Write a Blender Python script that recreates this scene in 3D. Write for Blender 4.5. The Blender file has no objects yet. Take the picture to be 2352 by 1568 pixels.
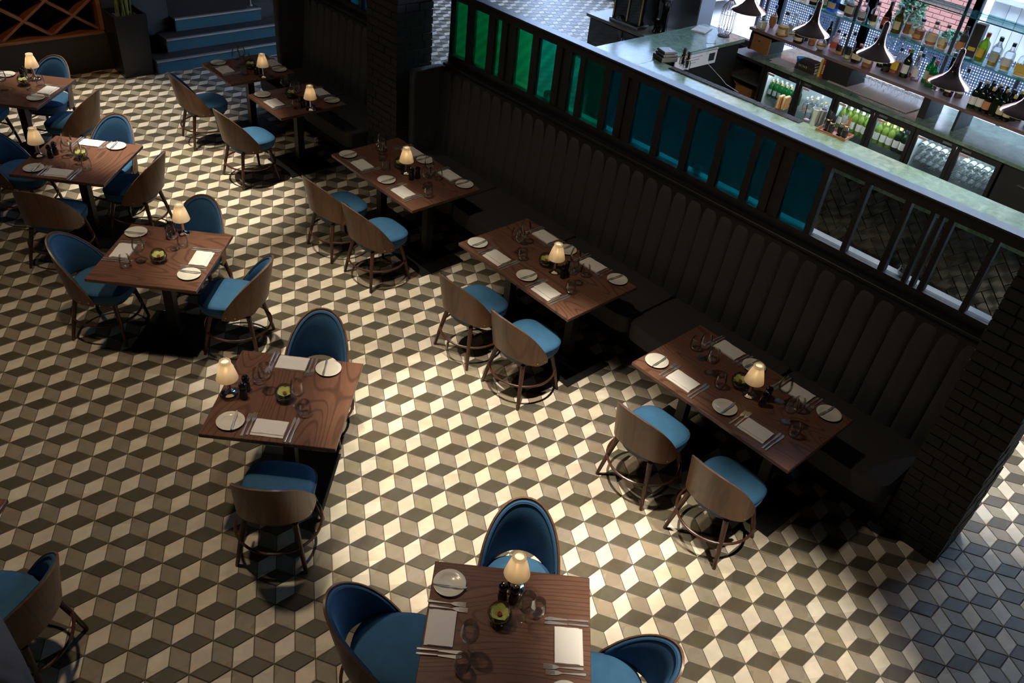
import bpy, math, random
from mathutils import Vector, Matrix
random.seed(11)
R = math.radians
SC = bpy.context.scene
COL = SC.collection

# ------------------------------------------------------------------ camera
cam_d = bpy.data.cameras.new('camera')
cam_d.sensor_width = 36.0
cam_d.lens = 29.37
cam_d.clip_start = 0.05
cam_d.clip_end = 200
CAM = bpy.data.objects.new('camera', cam_d)
COL.objects.link(CAM)
CX = (0.744909, -0.660421, 0.094629)
CY = (0.346098, 0.503780, 0.791468)
CZ = (-0.570374, -0.556821, 0.603841)
CL = (-2.8021, -4.0292, 4.3640)
CAM.matrix_world = Matrix(((CX[0], CY[0], CZ[0], CL[0]), (CX[1], CY[1], CZ[1], CL[1]), (CX[2], CY[2], CZ[2], CL[2]), (0, 0, 0, 1)))
SC.camera = CAM

# ------------------------------------------------------------------ world, lamps, exposure
W = bpy.data.worlds.new('sky'); SC.world = W; W.use_nodes = True
bg = W.node_tree.nodes['Background']
bg.inputs['Color'].default_value = (0.61, 0.74, 1.0, 1)
bg.inputs['Strength'].default_value = 22
SC.view_settings.view_transform = 'Standard'
SC.view_settings.look = 'None'
SC.view_settings.gamma = 1.0
SC.view_settings.use_curve_mapping = False
SC.view_settings.exposure = 0.0
SC.cycles.max_bounces = 9
SC.cycles.diffuse_bounces = 3
SC.cycles.glossy_bounces = 3
SC.cycles.transmission_bounces = 5
SC.cycles.transparent_max_bounces = 24
SC.cycles.sample_clamp_indirect = 6.0

WARM = (1.0, 0.87, 0.68)
def spot(name, loc, tgt, energy, angle, blend=0.35, col=WARM, rad=0.05):
    l = bpy.data.lights.new(name, 'SPOT'); l.energy = energy; l.color = col
    l.spot_size = R(angle); l.spot_blend = blend; l.shadow_soft_size = rad
    o = bpy.data.objects.new(name, l); COL.objects.link(o); o.location = loc
    o.rotation_euler = (Vector(tgt) - Vector(loc)).to_track_quat('-Z', 'Y').to_euler()
    return o
# ceiling spots over the aisle between the square tables and the booths
spot('ceiling_spot', (0.35, -3.6, 4.9), (0.12, -3.05, 0), 1120, 34, 0.65)
spot('ceiling_spot', (0.05, -1.15, 4.9), (0.25, -1.15, 0), 1400, 37, 0.6)
spot('ceiling_spot', (-0.25, 1.35, 4.9), (0.20, 1.05, 0), 760, 38, 0.7)
spot('ceiling_spot', (-0.10, 4.1, 4.9), (0.12, 3.85, 0), 1600, 33, 0.65)
spot('ceiling_spot', (-0.10, 6.4, 4.9), (0.20, 6.0, 0), 1000, 35, 0.65)
# added warm ambient fill over the two rows of tables, no fixtures seen
spot('fill_wash', (-1.5, 0.6, 6.1), (-1.7, 0.0, 0), 400, 75, 0.8, (1.0, 0.76, 0.5), 0.15)
spot('fill_wash', (-1.2, 3.9, 6.1), (-1.3, 3.6, 0), 150, 70, 0.8, (1.0, 0.76, 0.5), 0.15)
spot('fill_wash', (-0.3, 0.0, 6.1), (1.5, -0.5, 0.7), 220, 75, 0.8, (1.0, 0.80, 0.6), 0.15)
spot('fill_wash', (-0.2, 4.6, 6.1), (1.5, 4.4, 0.7), 85, 60, 0.8, (1.0, 0.80, 0.6), 0.15)
# spot on the floor past the end pillar
spot('entrance_spot', (4.9, -2.2, 4.9), (3.95, -3.15, 0), 1700, 34, 0.7, (1.0, 0.96, 0.9), 0.1)

# ------------------------------------------------------------------ helpers
KIDS = {}
def link(o, parent=None):
    COL.objects.link(o)
    if parent is not None:
        o.parent = parent
        KIDS.setdefault(parent.name, []).append(o)
    return o
def tag(o, label=None, cat=None, group=None, kind=None):
    if label: o['label'] = label
    if cat: o['category'] = cat
    if group: o['group'] = group
    if kind: o['kind'] = kind
    return o
def empty(name, loc=(0, 0, 0), rz=0.0, label=None, cat=None, group=None, parent=None):
    o = bpy.data.objects.new(name, None); o.empty_display_size = 0.05
    link(o, parent); o.location = loc; o.rotation_euler = (0, 0, rz)
    return tag(o, label, cat, group)
def mobj(name, mesh, parent=None, loc=(0, 0, 0), rz=0.0):
    o = bpy.data.objects.new(name, mesh); link(o, parent)
    o.location = loc; o.rotation_euler = (0, 0, rz)
    return o
def dup(root, loc=None, rz=None, label=None, parent=None, group=None):
    c = root.copy(); link(c, parent)
    if loc is not None: c.location = loc
    if rz is not None: c.rotation_euler = (0, 0, rz)
    if label: c['label'] = label
    if group: c['group'] = group
    for k in KIDS.get(root.name, []): dup(k, parent=c)
    return c
class Proto:
    """first use hands out the built thing itself, later uses copies of it"""
    def __init__(s, root): s.root = root; s.used = False
    def place(s, loc, rz, label, group=None):
        if not s.used:
            s.used = True; o = s.root; o.location = loc; o.rotation_euler = (0, 0, rz); o['label'] = label
            if group: o['group'] = group
            return o
        return dup(s.root, loc, rz, label, None, group)

class MB:
    def __init__(s): s.v = []; s.f = []; s.m = []
    def add(s, vs, fs, mi=0):
        b = len(s.v); s.v += [tuple(v) for v in vs]
        for f in fs: s.f.append([b + i for i in f]); s.m.append(mi)
        return s
    def box(s, c, d, rz=0.0, ch=0.0, mi=0):
        x, y, z = d[0] / 2, d[1] / 2, d[2] / 2
        return s.prism([(-x, -y), (x, -y), (x, y), (-x, y)], -z, z, ch, c, rz, mi)
    def bb(s, x0, x1, y0, y1, z0, z1, ch=0.0, mi=0):
        return s.box(((x0 + x1) / 2, (y0 + y1) / 2, (z0 + z1) / 2), (x1 - x0, y1 - y0, z1 - z0), 0, ch, mi)
    def prism(s, poly, z0, z1, ch=0.0, c=(0, 0, 0), rz=0.0, mi=0):
        n = len(poly); ca, sa = math.cos(rz), math.sin(rz)
        mx = sum(p[0] for p in poly) / n; my = sum(p[1] for p in poly) / n
        rad = max(math.hypot(p[0] - mx, p[1] - my) for p in poly) or 1
        def ring(z, ins):
            out = []
            for i in range(n):
                px, py = poly[i]
                if ins:
                    # inset along both adjacent edges
                    ax, ay = poly[i - 1]; bx, by = poly[(i + 1) % n]
                    d1 = Vector((px - ax, py - ay)).normalized(); d2 = Vector((bx - px, by - py)).normalized()
                    n1 = Vector((-d1.y, d1.x)); n2 = Vector((-d2.y, d2.x)); k = 1 + n1.dot(n2)
                    q = (n1 + n2) / max(k, .3) * ins; px += q.x; py += q.y
                out.append((c[0] + px * ca - py * sa, c[1] + px * sa + py * ca, c[2] + z))
            return out
        if ch:
            rs = [ring(z0, ch), ring(z0 + ch, 0), ring(z1 - ch, 0), ring(z1, ch)]
        else: rs = [ring(z0, 0), ring(z1, 0)]
        vs = [v for r in rs for v in r]; fs = [list(range(n))[::-1], [(len(rs) - 1) * n + i for i in range(n)]]
        for k in range(len(rs) - 1):
            for i in range(n):
                j = (i + 1) % n; fs.append([k * n + i, k * n + j, (k + 1) * n + j, (k + 1) * n + i])
        return s.add(vs, fs, mi)
    def lathe(s, prof, n=20, c=(0, 0, 0), mi=0, close=True, sq=0.0):
        vs = []; fs = []
        for r, z in prof:
            for i in range(n):
                a = 2 * math.pi * i / n
                ca, sa = math.cos(a), math.sin(a)
                k = 1.0
                if sq: k = 1.0 / (abs(ca) ** sq + abs(sa) ** sq) ** (1.0 / sq)
                vs.append((c[0] + r * k * ca, c[1] + r * k * sa, c[2] + z))
        m = len(prof)
        for k in range(m - 1):
            for i in range(n):
                j = (i + 1) % n; fs.append([k * n + i, k * n + j, (k + 1) * n + j, (k + 1) * n + i])
        if close:
            if prof[0][0] > 1e-5: fs.append(list(range(n))[::-1])
            if prof[-1][0] > 1e-5: fs.append([(m - 1) * n + i for i in range(n)])
        return s.add(vs, fs, mi)
    def tube(s, pts, rad, n=8, mi=0, closed=False):
        pts = [Vector(p) for p in pts]; m = len(pts)
        if not hasattr(rad, '__len__'): rad = [rad] * m
        vs = []; fs = []; up = None
        for k in range(m):
            if closed: t = (pts[(k + 1) % m] - pts[k - 1])
            else: t = pts[min(k + 1, m - 1)] - pts[max(k - 1, 0)]
            t.normalize()
            if up is None: up = Vector((0, 0, 1)) if abs(t.z) < .9 else Vector((1, 0, 0))
            a = t.cross(up).normalized(); b = t.cross(a).normalized(); up = -b if (-b).dot(up) > 0 else b
            for i in range(n):
                w = 2 * math.pi * i / n
                vs.append(pts[k] + (a * math.cos(w) + up * math.sin(w)) * rad[k])
        for k in range(m if closed else m - 1):
            k2 = (k + 1) % m
            for i in range(n):
                j = (i + 1) % n; fs.append([k * n + i, k * n + j, k2 * n + j, k2 * n + i])
        if not closed: fs.append(list(range(n))[::-1]); fs.append([(m - 1) * n + i for i in range(n)])
        return s.add(vs, fs, mi)
    def grid(s, rows, mi=0, closed=False, flip=False):
        h = len(rows); w = len(rows[0]); vs = [p for r in rows for p in r]; fs = []
        for i in range(h - 1):
            for j in range(w if closed else w - 1):
                k = (j + 1) % w; q = [i * w + j, i * w + k, (i + 1) * w + k, (i + 1) * w + j]
                fs.append(q[::-1] if flip else q)
        return s.add(vs, fs, mi)
    def mesh(s, name, mats, smooth=35):
        me = bpy.data.meshes.new(name); me.from_pydata(s.v, [], s.f)
        for m in (mats if isinstance(mats, (list, tuple)) else [mats]): me.materials.append(m)
        if len(set(s.m)) > 1: me.polygons.foreach_set('material_index', s.m)
        me.validate(); me.update()
        if smooth:
            me.polygons.foreach_set('use_smooth', [True] * len(me.polygons))
            me.set_sharp_from_angle(angle=R(smooth))
        return me
    def build(s, name, mats, parent=None, loc=(0, 0, 0), rz=0.0, smooth=35):
        return mobj(name, s.mesh(name, mats, smooth), parent, loc, rz)
ORD = ['first', 'second', 'third', 'fourth', 'fifth', 'sixth', 'seventh', 'eighth', 'ninth', 'tenth', 'eleventh', 'twelfth', 'thirteenth', 'fourteenth', 'fifteenth', 'sixteenth', 'seventeenth', 'eighteenth', 'nineteenth', 'twentieth', 'twenty-first', 'twenty-second', 'twenty-third', 'twenty-fourth', 'twenty-fifth', 'twenty-sixth', 'twenty-seventh']
def struct(o): o['kind'] = 'structure'; return o

# ------------------------------------------------------------------ materials
def nt(name):
    m = bpy.data.materials.new(name); m.use_nodes = True; n = m.node_tree
    return m, n.nodes, n.links, n.nodes['Principled BSDF']
def pm(name, col, rough=0.5, metal=0.0, noise=None, bump=None, spec=None, coat=0.0, sheen=0.0, emit=None):
    m, N, Lk, P = nt(name)
    P.inputs['Base Color'].default_value = (*col, 1); P.inputs['Roughness'].default_value = rough; P.inputs['Metallic'].default_value = metal
    if spec is not None: P.inputs['Specular IOR Level'].default_value = spec
    if coat: P.inputs['Coat Weight'].default_value = coat
    if sheen:
        P.inputs['Sheen Weight'].default_value = sheen; P.inputs['Sheen Roughness'].default_value = 0.4
        P.inputs['Sheen Tint'].default_value = (*[min(1, c * 2.5 + .05) for c in col], 1)
    if emit: P.inputs['Emission Color'].default_value = (*emit[0], 1); P.inputs['Emission Strength'].default_value = emit[1]
    if noise or bump:
        tc = N.new('ShaderNodeTexCoord')
    if noise:
        sc, amt = noise; t = N.new('ShaderNodeTexNoise'); t.inputs['Scale'].default_value = sc; t.inputs['Detail'].default_value = 4
        Lk.new(tc.outputs['Object'], t.inputs['Vector'])
        mx = N.new('ShaderNodeMix'); mx.data_type = 'RGBA'
        mx.inputs[6].default_value = (*[max(0, c * (1 - amt)) for c in col], 1); mx.inputs[7].default_value = (*[min(1, c * (1 + amt)) for c in col], 1)
        Lk.new(t.outputs['Fac'], mx.inputs[0]); Lk.new(mx.outputs[2], P.inputs['Base Color'])
    if bump:
        sc, st = bump; t = N.new('ShaderNodeTexNoise'); t.inputs['Scale'].default_value = sc; t.inputs['Detail'].default_value = 3
        Lk.new(tc.outputs['Object'], t.inputs['Vector'])
        b = N.new('ShaderNodeBump'); b.inputs['Strength'].default_value = st; b.inputs['Distance'].default_value = .004
        Lk.new(t.outputs['Fac'], b.inputs['Height']); Lk.new(b.outputs['Normal'], P.inputs['Normal'])
    return m
def emitm(name, col, strength):
    m = bpy.data.materials.new(name); m.use_nodes = True; N = m.node_tree.nodes; N.clear()
    e = N.new('ShaderNodeEmission'); o = N.new('ShaderNodeOutputMaterial'); e.inputs[0].default_value = (*col, 1); e.inputs[1].default_value = strength
    m.node_tree.links.new(e.outputs[0], o.inputs[0]); return m
def thin(name, col=(1, 1, 1), refl=0.12, rough=0.02, dens=0.0, dcol=(.5, .5, .5)):
    """thin clear or tinted glass: tinted see-through plus fresnel gloss, optional body tint"""
    m = bpy.data.materials.new(name); m.use_nodes = True; N = m.node_tree.nodes; Lk = m.node_tree.links; N.clear()
    o = N.new('ShaderNodeOutputMaterial'); t = N.new('ShaderNodeBsdfTransparent'); g = N.new('ShaderNodeBsdfGlossy')
    t.inputs[0].default_value = (*col, 1); g.inputs[0].default_value = (1, 1, 1, 1); g.inputs['Roughness'].default_value = rough
    lw = N.new('ShaderNodeLayerWeight'); lw.inputs[0].default_value = refl + .06
    mp = N.new('ShaderNodeMath'); mp.operation = 'MULTIPLY_ADD'; mp.inputs[1].default_value = .75; mp.inputs[2].default_value = refl * .08
    Lk.new(lw.outputs['Fresnel'], mp.inputs[0])
    mix = N.new('ShaderNodeMixShader'); Lk.new(mp.outputs[0], mix.inputs[0]); Lk.new(g.outputs[0], mix.inputs[2])
    if dens:
        d = N.new('ShaderNodeBsdfDiffuse'); d.inputs[0].default_value = (*dcol, 1)
        m2 = N.new('ShaderNodeMixShader'); m2.inputs[0].default_value = dens; Lk.new(t.outputs[0], m2.inputs[1]); Lk.new(d.outputs[0], m2.inputs[2]); Lk.new(m2.outputs[0], mix.inputs[1])
    else: Lk.new(t.outputs[0], mix.inputs[1])
    Lk.new(mix.outputs[0], o.inputs[0]); return m
def frosted(name, col, rough=0.18):
    m = bpy.data.materials.new(name); m.use_nodes = True; N = m.node_tree.nodes; Lk = m.node_tree.links; N.clear()
    o = N.new('ShaderNodeOutputMaterial'); r = N.new('ShaderNodeBsdfRefraction'); r.inputs[0].default_value = (*col, 1); r.inputs['Roughness'].default_value = rough; r.inputs['IOR'].default_value = 1.1
    g = N.new('ShaderNodeBsdfGlossy'); g.inputs['Roughness'].default_value = .1
    lw = N.new('ShaderNodeLayerWeight'); lw.inputs[0].default_value = .12
    tl = N.new('ShaderNodeBsdfTranslucent'); tl.inputs[0].default_value = (*col, 1)
    sm = N.new('ShaderNodeMixShader'); sm.inputs[0].default_value = .03; Lk.new(r.outputs[0], sm.inputs[1]); Lk.new(tl.outputs[0], sm.inputs[2])
    mix = N.new('ShaderNodeMixShader'); Lk.new(lw.outputs['Fresnel'], mix.inputs[0]); Lk.new(sm.outputs[0], mix.inputs[1]); Lk.new(g.outputs[0], mix.inputs[2])
    Lk.new(mix.outputs[0], o.inputs[0]); return m
def woodm(name, base, dark, rough=0.4, freq=9.0, stretch=(0.5, 3.0), lines=0.75, axis=0, fine=True):
    m, N, Lk, P = nt(name)
    tc = N.new('ShaderNodeTexCoord'); mp = N.new('ShaderNodeMapping')
    oi = N.new('ShaderNodeObjectInfo'); ad = N.new('ShaderNodeVectorMath'); ad.operation = 'MULTIPLY_ADD'
    Lk.new(oi.outputs['Random'], ad.inputs[0]); ad.inputs[1].default_value = (17, 9, 5); Lk.new(tc.outputs['Object'], ad.inputs[2])
    sx, sy = stretch
    mp.inputs['Scale'].default_value = (sx, sy, sy) if axis == 0 else ((sy, sx, sy) if axis == 1 else (sy, sy, sx))
    Lk.new(ad.outputs[0], mp.inputs['Vector'])
    n1 = N.new('ShaderNodeTexNoise'); n1.inputs['Scale'].default_value = 1.0; n1.inputs['Detail'].default_value = 1.5; n1.inputs['Roughness'].default_value = .35
    Lk.new(mp.outputs[0], n1.inputs['Vector'])
    mu = N.new('ShaderNodeMath'); mu.operation = 'MULTIPLY'; mu.inputs[1].default_value = freq * 6.283; Lk.new(n1.outputs['Fac'], mu.inputs[0])
    si = N.new('ShaderNodeMath'); si.operation = 'SINE'; Lk.new(mu.outputs[0], si.inputs[0])
    cr = N.new('ShaderNodeValToRGB'); cr.color_ramp.elements[0].position = 0.52; cr.color_ramp.elements[1].position = 1.0
    Lk.new(si.outputs[0], cr.inputs[0])
    n2 = N.new('ShaderNodeTexNoise'); n2.inputs['Scale'].default_value = 22.0; n2.inputs['Detail'].default_value = 4
    mp2 = N.new('ShaderNodeMapping'); mp2.inputs['Scale'].default_value = mp.inputs['Scale'].default_value
    Lk.new(ad.outputs[0], mp2.inputs['Vector']); Lk.new(mp2.outputs[0], n2.inputs['Vector'])
    m1 = N.new('ShaderNodeMix'); m1.data_type = 'RGBA'; m1.inputs[6].default_value = (*[c * .72 for c in base], 1); m1.inputs[7].default_value = (*[c * 1.28 for c in base], 1)
    Lk.new(n2.outputs['Fac'], m1.inputs[0])
    m2 = N.new('ShaderNodeMix'); m2.data_type = 'RGBA'; m2.inputs[7].default_value = (*dark, 1); Lk.new(m1.outputs[2], m2.inputs[6])
    fa = N.new('ShaderNodeMath'); fa.operation = 'MULTIPLY'; fa.inputs[1].default_value = lines; Lk.new(cr.outputs[0], fa.inputs[0]); Lk.new(fa.outputs[0], m2.inputs[0])
    Lk.new(m2.outputs[2], P.inputs['Base Color']); P.inputs['Roughness'].default_value = rough
    b = N.new('ShaderNodeBump'); b.inputs['Strength'].default_value = .12; b.inputs['Distance'].default_value = .002; b.invert = True
    Lk.new(cr.outputs[0], b.inputs['Height']); Lk.new(b.outputs[0], P.inputs['Normal'])
    return m
LT = 0.225     # spacing of the six-way tile corners
def tilem(name, col, rough=.42):
    """cloudy cement tile; tone and cloud differ from tile to tile (tile index taken from the lattice)"""
    m, N, Lk, P = nt(name)
    ge = N.new('ShaderNodeNewGeometry'); sp = N.new('ShaderNodeSeparateXYZ'); Lk.new(ge.outputs['Position'], sp.inputs[0])
    def lin(a, b, nm):
        x = N.new('ShaderNodeMath'); x.operation = 'MULTIPLY'; x.inputs[1].default_value = a; Lk.new(sp.outputs[0], x.inputs[0])
        y = N.new('ShaderNodeMath'); y.operation = 'MULTIPLY_ADD'; y.inputs[1].default_value = b; Lk.new(sp.outputs[1], y.inputs[0]); Lk.new(x.outputs[0], y.inputs[2])
        r = N.new('ShaderNodeMath'); r.operation = 'ROUND'; w = N.new('ShaderNodeMath'); w.operation = 'MULTIPLY'; w.inputs[1].default_value = 2.0
        Lk.new(y.outputs[0], w.inputs[0]); Lk.new(w.outputs[0], r.inputs[0]); return r
    c30, s30 = math.cos(R(30)) / LT, math.sin(R(30)) / LT
    # lattice coords: lx = c30 x - s30 y ; ly = s30 x + c30 y ; j = -ly*2/sqrt3 ; i = lx + j/2
    k = 2 / math.sqrt(3)
    ja, jb = -k * s30, -k * c30
    ia, ib = c30 + ja / 2, -s30 + jb / 2
    i_, j_ = lin(ia, ib, 'i'), lin(ja, jb, 'j')
    cb = N.new('ShaderNodeCombineXYZ'); Lk.new(i_.outputs[0], cb.inputs[0]); Lk.new(j_.outputs[0], cb.inputs[1])
    wn = N.new('ShaderNodeTexWhiteNoise'); wn.noise_dimensions = '3D'; Lk.new(cb.outputs[0], wn.inputs[0])
    of = N.new('ShaderNodeVectorMath'); of.operation = 'MULTIPLY_ADD'; Lk.new(wn.outputs['Color'], of.inputs[0]); of.inputs[1].default_value = (9, 9, 9); Lk.new(ge.outputs['Position'], of.inputs[2])
    no = N.new('ShaderNodeTexNoise'); no.inputs['Scale'].default_value = 11; no.inputs['Detail'].default_value = 5; no.inputs['Roughness'].default_value = .6; Lk.new(of.outputs[0], no.inputs['Vector'])
    a = N.new('ShaderNodeMix'); a.data_type = 'RGBA'; a.inputs[6].default_value = (*[c * .74 for c in col], 1); a.inputs[7].default_value = (*[min(1, c * 1.24) for c in col], 1)
    Lk.new(no.outputs['Fac'], a.inputs[0])
    hs = N.new('ShaderNodeHueSaturation'); Lk.new(a.outputs[2], hs.inputs['Color'])
    sx = N.new('ShaderNodeSeparateColor'); Lk.new(wn.outputs['Color'], sx.inputs[0])
    def rng(src, lo, hi, dst):
        q = N.new('ShaderNodeMath'); q.operation = 'MULTIPLY_ADD'; q.inputs[1].default_value = hi - lo; q.inputs[2].default_value = lo; Lk.new(src, q.inputs[0]); Lk.new(q.outputs[0], dst)
    rng(sx.outputs[0], .485, .525, hs.inputs['Hue']); rng(sx.outputs[1], .7, 1.15, hs.inputs['Saturation']); rng(sx.outputs[2], .88, 1.1, hs.inputs['Value'])
    Lk.new(hs.outputs[0], P.inputs['Base Color']); P.inputs['Roughness'].default_value = rough; P.inputs['Specular IOR Level'].default_value = .3
    return m

M = {}
M['tile_light'] = tilem('cement_tile_cream', (0.66, 0.595, 0.485))
M['tile_mid'] = tilem('cement_tile_taupe', (0.265, 0.225, 0.168))
M['tile_dark'] = tilem('cement_tile_olive', (0.086, 0.074, 0.053))
M['grout'] = pm('grout', (0.10, 0.09, 0.085), .9)
M['top'] = woodm('stained_ash_top', (0.160, 0.078, 0.051), (0.055, 0.027, 0.018), .34, 38, (0.50, 2.6), .62)
M['edge'] = M['top']
M['ply'] = woodm('walnut_ply', (0.145, 0.070, 0.036), (0.060, 0.028, 0.016), .36, 7, (0.5, 5.0), .45, 2)
M['leg'] = woodm('dark_beech_leg', (0.060, 0.022, 0.012), (0.03, 0.012, 0.008), .3, 5, (1, 9), .4, 2)
M['blue'] = pm('blue_velvet', (0.024, 0.105, 0.22), .85, noise=(14, .22), bump=(90, .12), sheen=.35)
M['blue_back'] = pm('blue_velvet_back', (0.015, 0.075, 0.17), .85, noise=(9, .25), bump=(90, .12), sheen=.35)
M['piping'] = pm('dark_blue_piping', (0.008, 0.045, 0.12), .7)
M['brass'] = pm('brass', (0.75, 0.52, 0.22), .25, 1)
M['black_steel'] = pm('black_powder_steel', (0.012, 0.012, 0.013), .45, .3)
M['charcoal'] = pm('charcoal_fabric', (0.046, 0.046, 0.048), .8, noise=(40, .25), bump=(220, .2), sheen=.15)
M['charcoal2'] = pm('charcoal_seat', (0.030, 0.030, 0.031), .75, noise=(30, .25), bump=(220, .2), sheen=.12)
M['paint_black'] = pm('black_paint', (0.010, 0.0095, 0.009), .55, noise=(6, .2))
M['brick_black'] = pm('black_painted_brick', (0.013, 0.0118, 0.011), .7, noise=(9, .35), bump=(60, .6))
M['mortar_black'] = pm('black_painted_mortar', (0.008, 0.0075, 0.007), .85)
M['cap'] = pm('satin_black_cap', (0.030, 0.029, 0.030), .33, noise=(5, .3))
M['white_ledge'] = pm('white_ledge_paint', (0.52, 0.53, 0.55), .4)
M['g_green'] = frosted('green_frosted_glass', (0.035, 0.46, 0.22), .16)
M['g_green2'] = frosted('green_teal_frosted_glass', (0.035, 0.42, 0.28), .13)
M['g_teal'] = frosted('teal_frosted_glass', (0.06, 0.42, 0.43), .13)
M['g_clear'] = thin('clear_pane', (.93, .96, .95), .05)
M['marble'] = None
M['steel'] = pm('polished_steel', (0.78, 0.78, 0.78), .30, .85)
M['steel_b'] = pm('brushed_steel', (0.55, 0.56, 0.58), .32, 1)
M['chrome'] = pm('chrome', (0.82, 0.82, 0.82), .08, 1)
M['china'] = pm('white_china', (0.78, 0.76, 0.68), .18, coat=.4)
M['linen'] = pm('white_linen', (0.80, 0.78, 0.76), .85, bump=(300, .15))
M['glass'] = thin('table_glass', (.99, .995, .993), .16, .05)
M['glass_g'] = thin('bowl_glass', (.955, .985, .975), .16, .05)
M['black_gloss'] = pm('black_lacquer', (0.006, 0.006, 0.007), .12, coat=.6)
M['petal'] = pm('orchid_petal', (0.52, 0.56, 0.16), .5, noise=(30, .3))
M['petal2'] = pm('orchid_throat', (0.35, 0.06, 0.07), .5)
M['greenleaf'] = pm('leaf_green', (0.08, 0.13, 0.03), .5, noise=(12, .4))
M['flame'] = emitm('candle_flame', (1.0, 0.80, 0.52), 30)
M['wax'] = pm('wax', (0.8, 0.7, 0.5), .5)
def shadem():
    m = bpy.data.materials.new('frosted_shade'); m.use_nodes = True; N = m.node_tree.nodes; Lk = m.node_tree.links; N.clear()
    o = N.new('ShaderNodeOutputMaterial'); d = N.new('ShaderNodeBsdfDiffuse'); d.inputs[0].default_value = (.86, .81, .73, 1)
    t = N.new('ShaderNodeBsdfTranslucent'); t.inputs[0].default_value = (1, .90, .74, 1)
    x = N.new('ShaderNodeBsdfTransparent'); x.inputs[0].default_value = (.95, .85, .7, 1)
    a = N.new('ShaderNodeMixShader'); a.inputs[0].default_value = .42; Lk.new(d.outputs[0], a.inputs[1]); Lk.new(t.outputs[0], a.inputs[2])
    b = N.new('ShaderNodeMixShader'); b.inputs[0].default_value = .13; Lk.new(a.outputs[0], b.inputs[1]); Lk.new(x.outputs[0], b.inputs[2])
    Lk.new(b.outputs[0], o.inputs[0]); return m
M['shade'] = shadem()
M['riser'] = pm('blue_riser_carpet', (0.022, 0.105, 0.150), .8, noise=(60, .25))
M['tread'] = woodm('dark_tread', (0.028, 0.018, 0.016), (0.014, 0.009, 0.008), .4, 6, (.5, 6), .5)
M['alu'] = pm('aluminium_nosing', (0.55, 0.55, 0.56), .35, .9)
M['wall_dark'] = pm('dark_taupe_wall', (0.030, 0.026, 0.021), .7, noise=(3, .12))
M['wall_grey'] = pm('slate_grey_panel', (0.030, 0.034, 0.036), .6)
M['ceil'] = pm('dark_ceiling', (0.045, 0.043, 0.04), .9)
M['rack'] = woodm('oak_rack', (0.23, 0.085, 0.028), (0.10, 0.035, 0.012), .4, 6, (1, 8), .4)
M['void'] = pm('rack_back_black', (0.006, 0.004, 0.004), .9)
M['planter'] = pm('black_planter', (0.008, 0.008, 0.009), .35)
M['pebble'] = pm('pebbles', (0.25, 0.23, 0.2), .7, noise=(20, .4))
M['copper'] = pm('copper_rose', (0.80, 0.52, 0.43), .12, 1)
M['white_in'] = pm('white_enamel', (0.85, 0.85, 0.85), .3)
M['bulb'] = emitm('warm_bulb', (1.0, .85, .62), 12)
M['glow'] = emitm('fridge_strip', (0.80, 0.95, 1.0), 34)
M['fridge_in'] = pm('fridge_liner', (0.55, 0.62, 0.64), .35)
M['cork'] = pm('rubber_mat', (0.05, 0.045, 0.035), .8, noise=(80, .5), bump=(150, .6))
M['shelf'] = woodm('walnut_shelf', (0.165, 0.098, 0.088), (0.06, 0.03, 0.025), .35, 5, (.4, 5), .3, 1)
M['shelf_glass'] = thin('glass_shelf', (.70, .93, .93), .15, dens=.10, dcol=(.15, .5, .5))
M['orange_wood'] = woodm('honey_wood', (0.30, 0.135, 0.035), (0.19, 0.08, 0.02), .4, 6, (1, 7), .4)
M['paper'] = pm('paper', (0.75, 0.75, 0.78), .7)
M['rubber'] = pm('black_rubber', (0.012, 0.012, 0.013), .6)
M['grey_plastic'] = pm('grey_plastic', (0.15, 0.15, 0.14), .45)
M['tile_navy'] = pm('glazed_navy_tile', (0.010, 0.016, 0.020), .10, coat=.5, noise=(6, .4))
M['tile_grout'] = pm('tile_joint', (0.035, 0.037, 0.036), .8)
M['mirror_dark'] = pm('smoked_cabinet', (0.035, 0.026, 0.02), .12, coat=.6)
M['stone'] = pm('stone_slab', (0.30, 0.28, 0.25), .4, noise=(20, .2))
M['win_frame'] = pm('anthracite_frame', (0.035, 0.04, 0.05), .45)
M['win_glass'] = thin('window_glass', (.95, .98, 1), .04)
M['pave'] = pm('pale_paving', (0.52, 0.53, 0.54), .8, noise=(4, .15))
M['ext_brick'] = pm('pink_brick', (0.62, 0.27, 0.21), .85, noise=(8, .25))
M['ext_mortar'] = pm('pale_mortar', (0.6, 0.56, 0.52), .9)
M['ext_white'] = pm('white_cladding', (0.75, 0.75, 0.72), .7, noise=(3, .08))
M['ext_pale'] = pm('cool_bounce_render', (0.50, 0.56, 0.64), .8, noise=(2, .1))  # pale blue so the added unseen walls reflect cool onto the bar
M['ext_mesh'] = pm('blue_grey_mesh', (0.20, 0.26, 0.40), .6, noise=(60, .4))
M['shrub'] = pm('shrub_leaf', (0.06, 0.19, 0.10), .6, noise=(10, .4))
M['bark'] = pm('bark', (0.10, 0.07, 0.05), .9)
M['car'] = pm('white_car_paint', (0.8, 0.8, 0.82), .2, coat=.6)
M['tin'] = pm('mercury_glass', (0.62, 0.66, 0.60), .16, .9)
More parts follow.
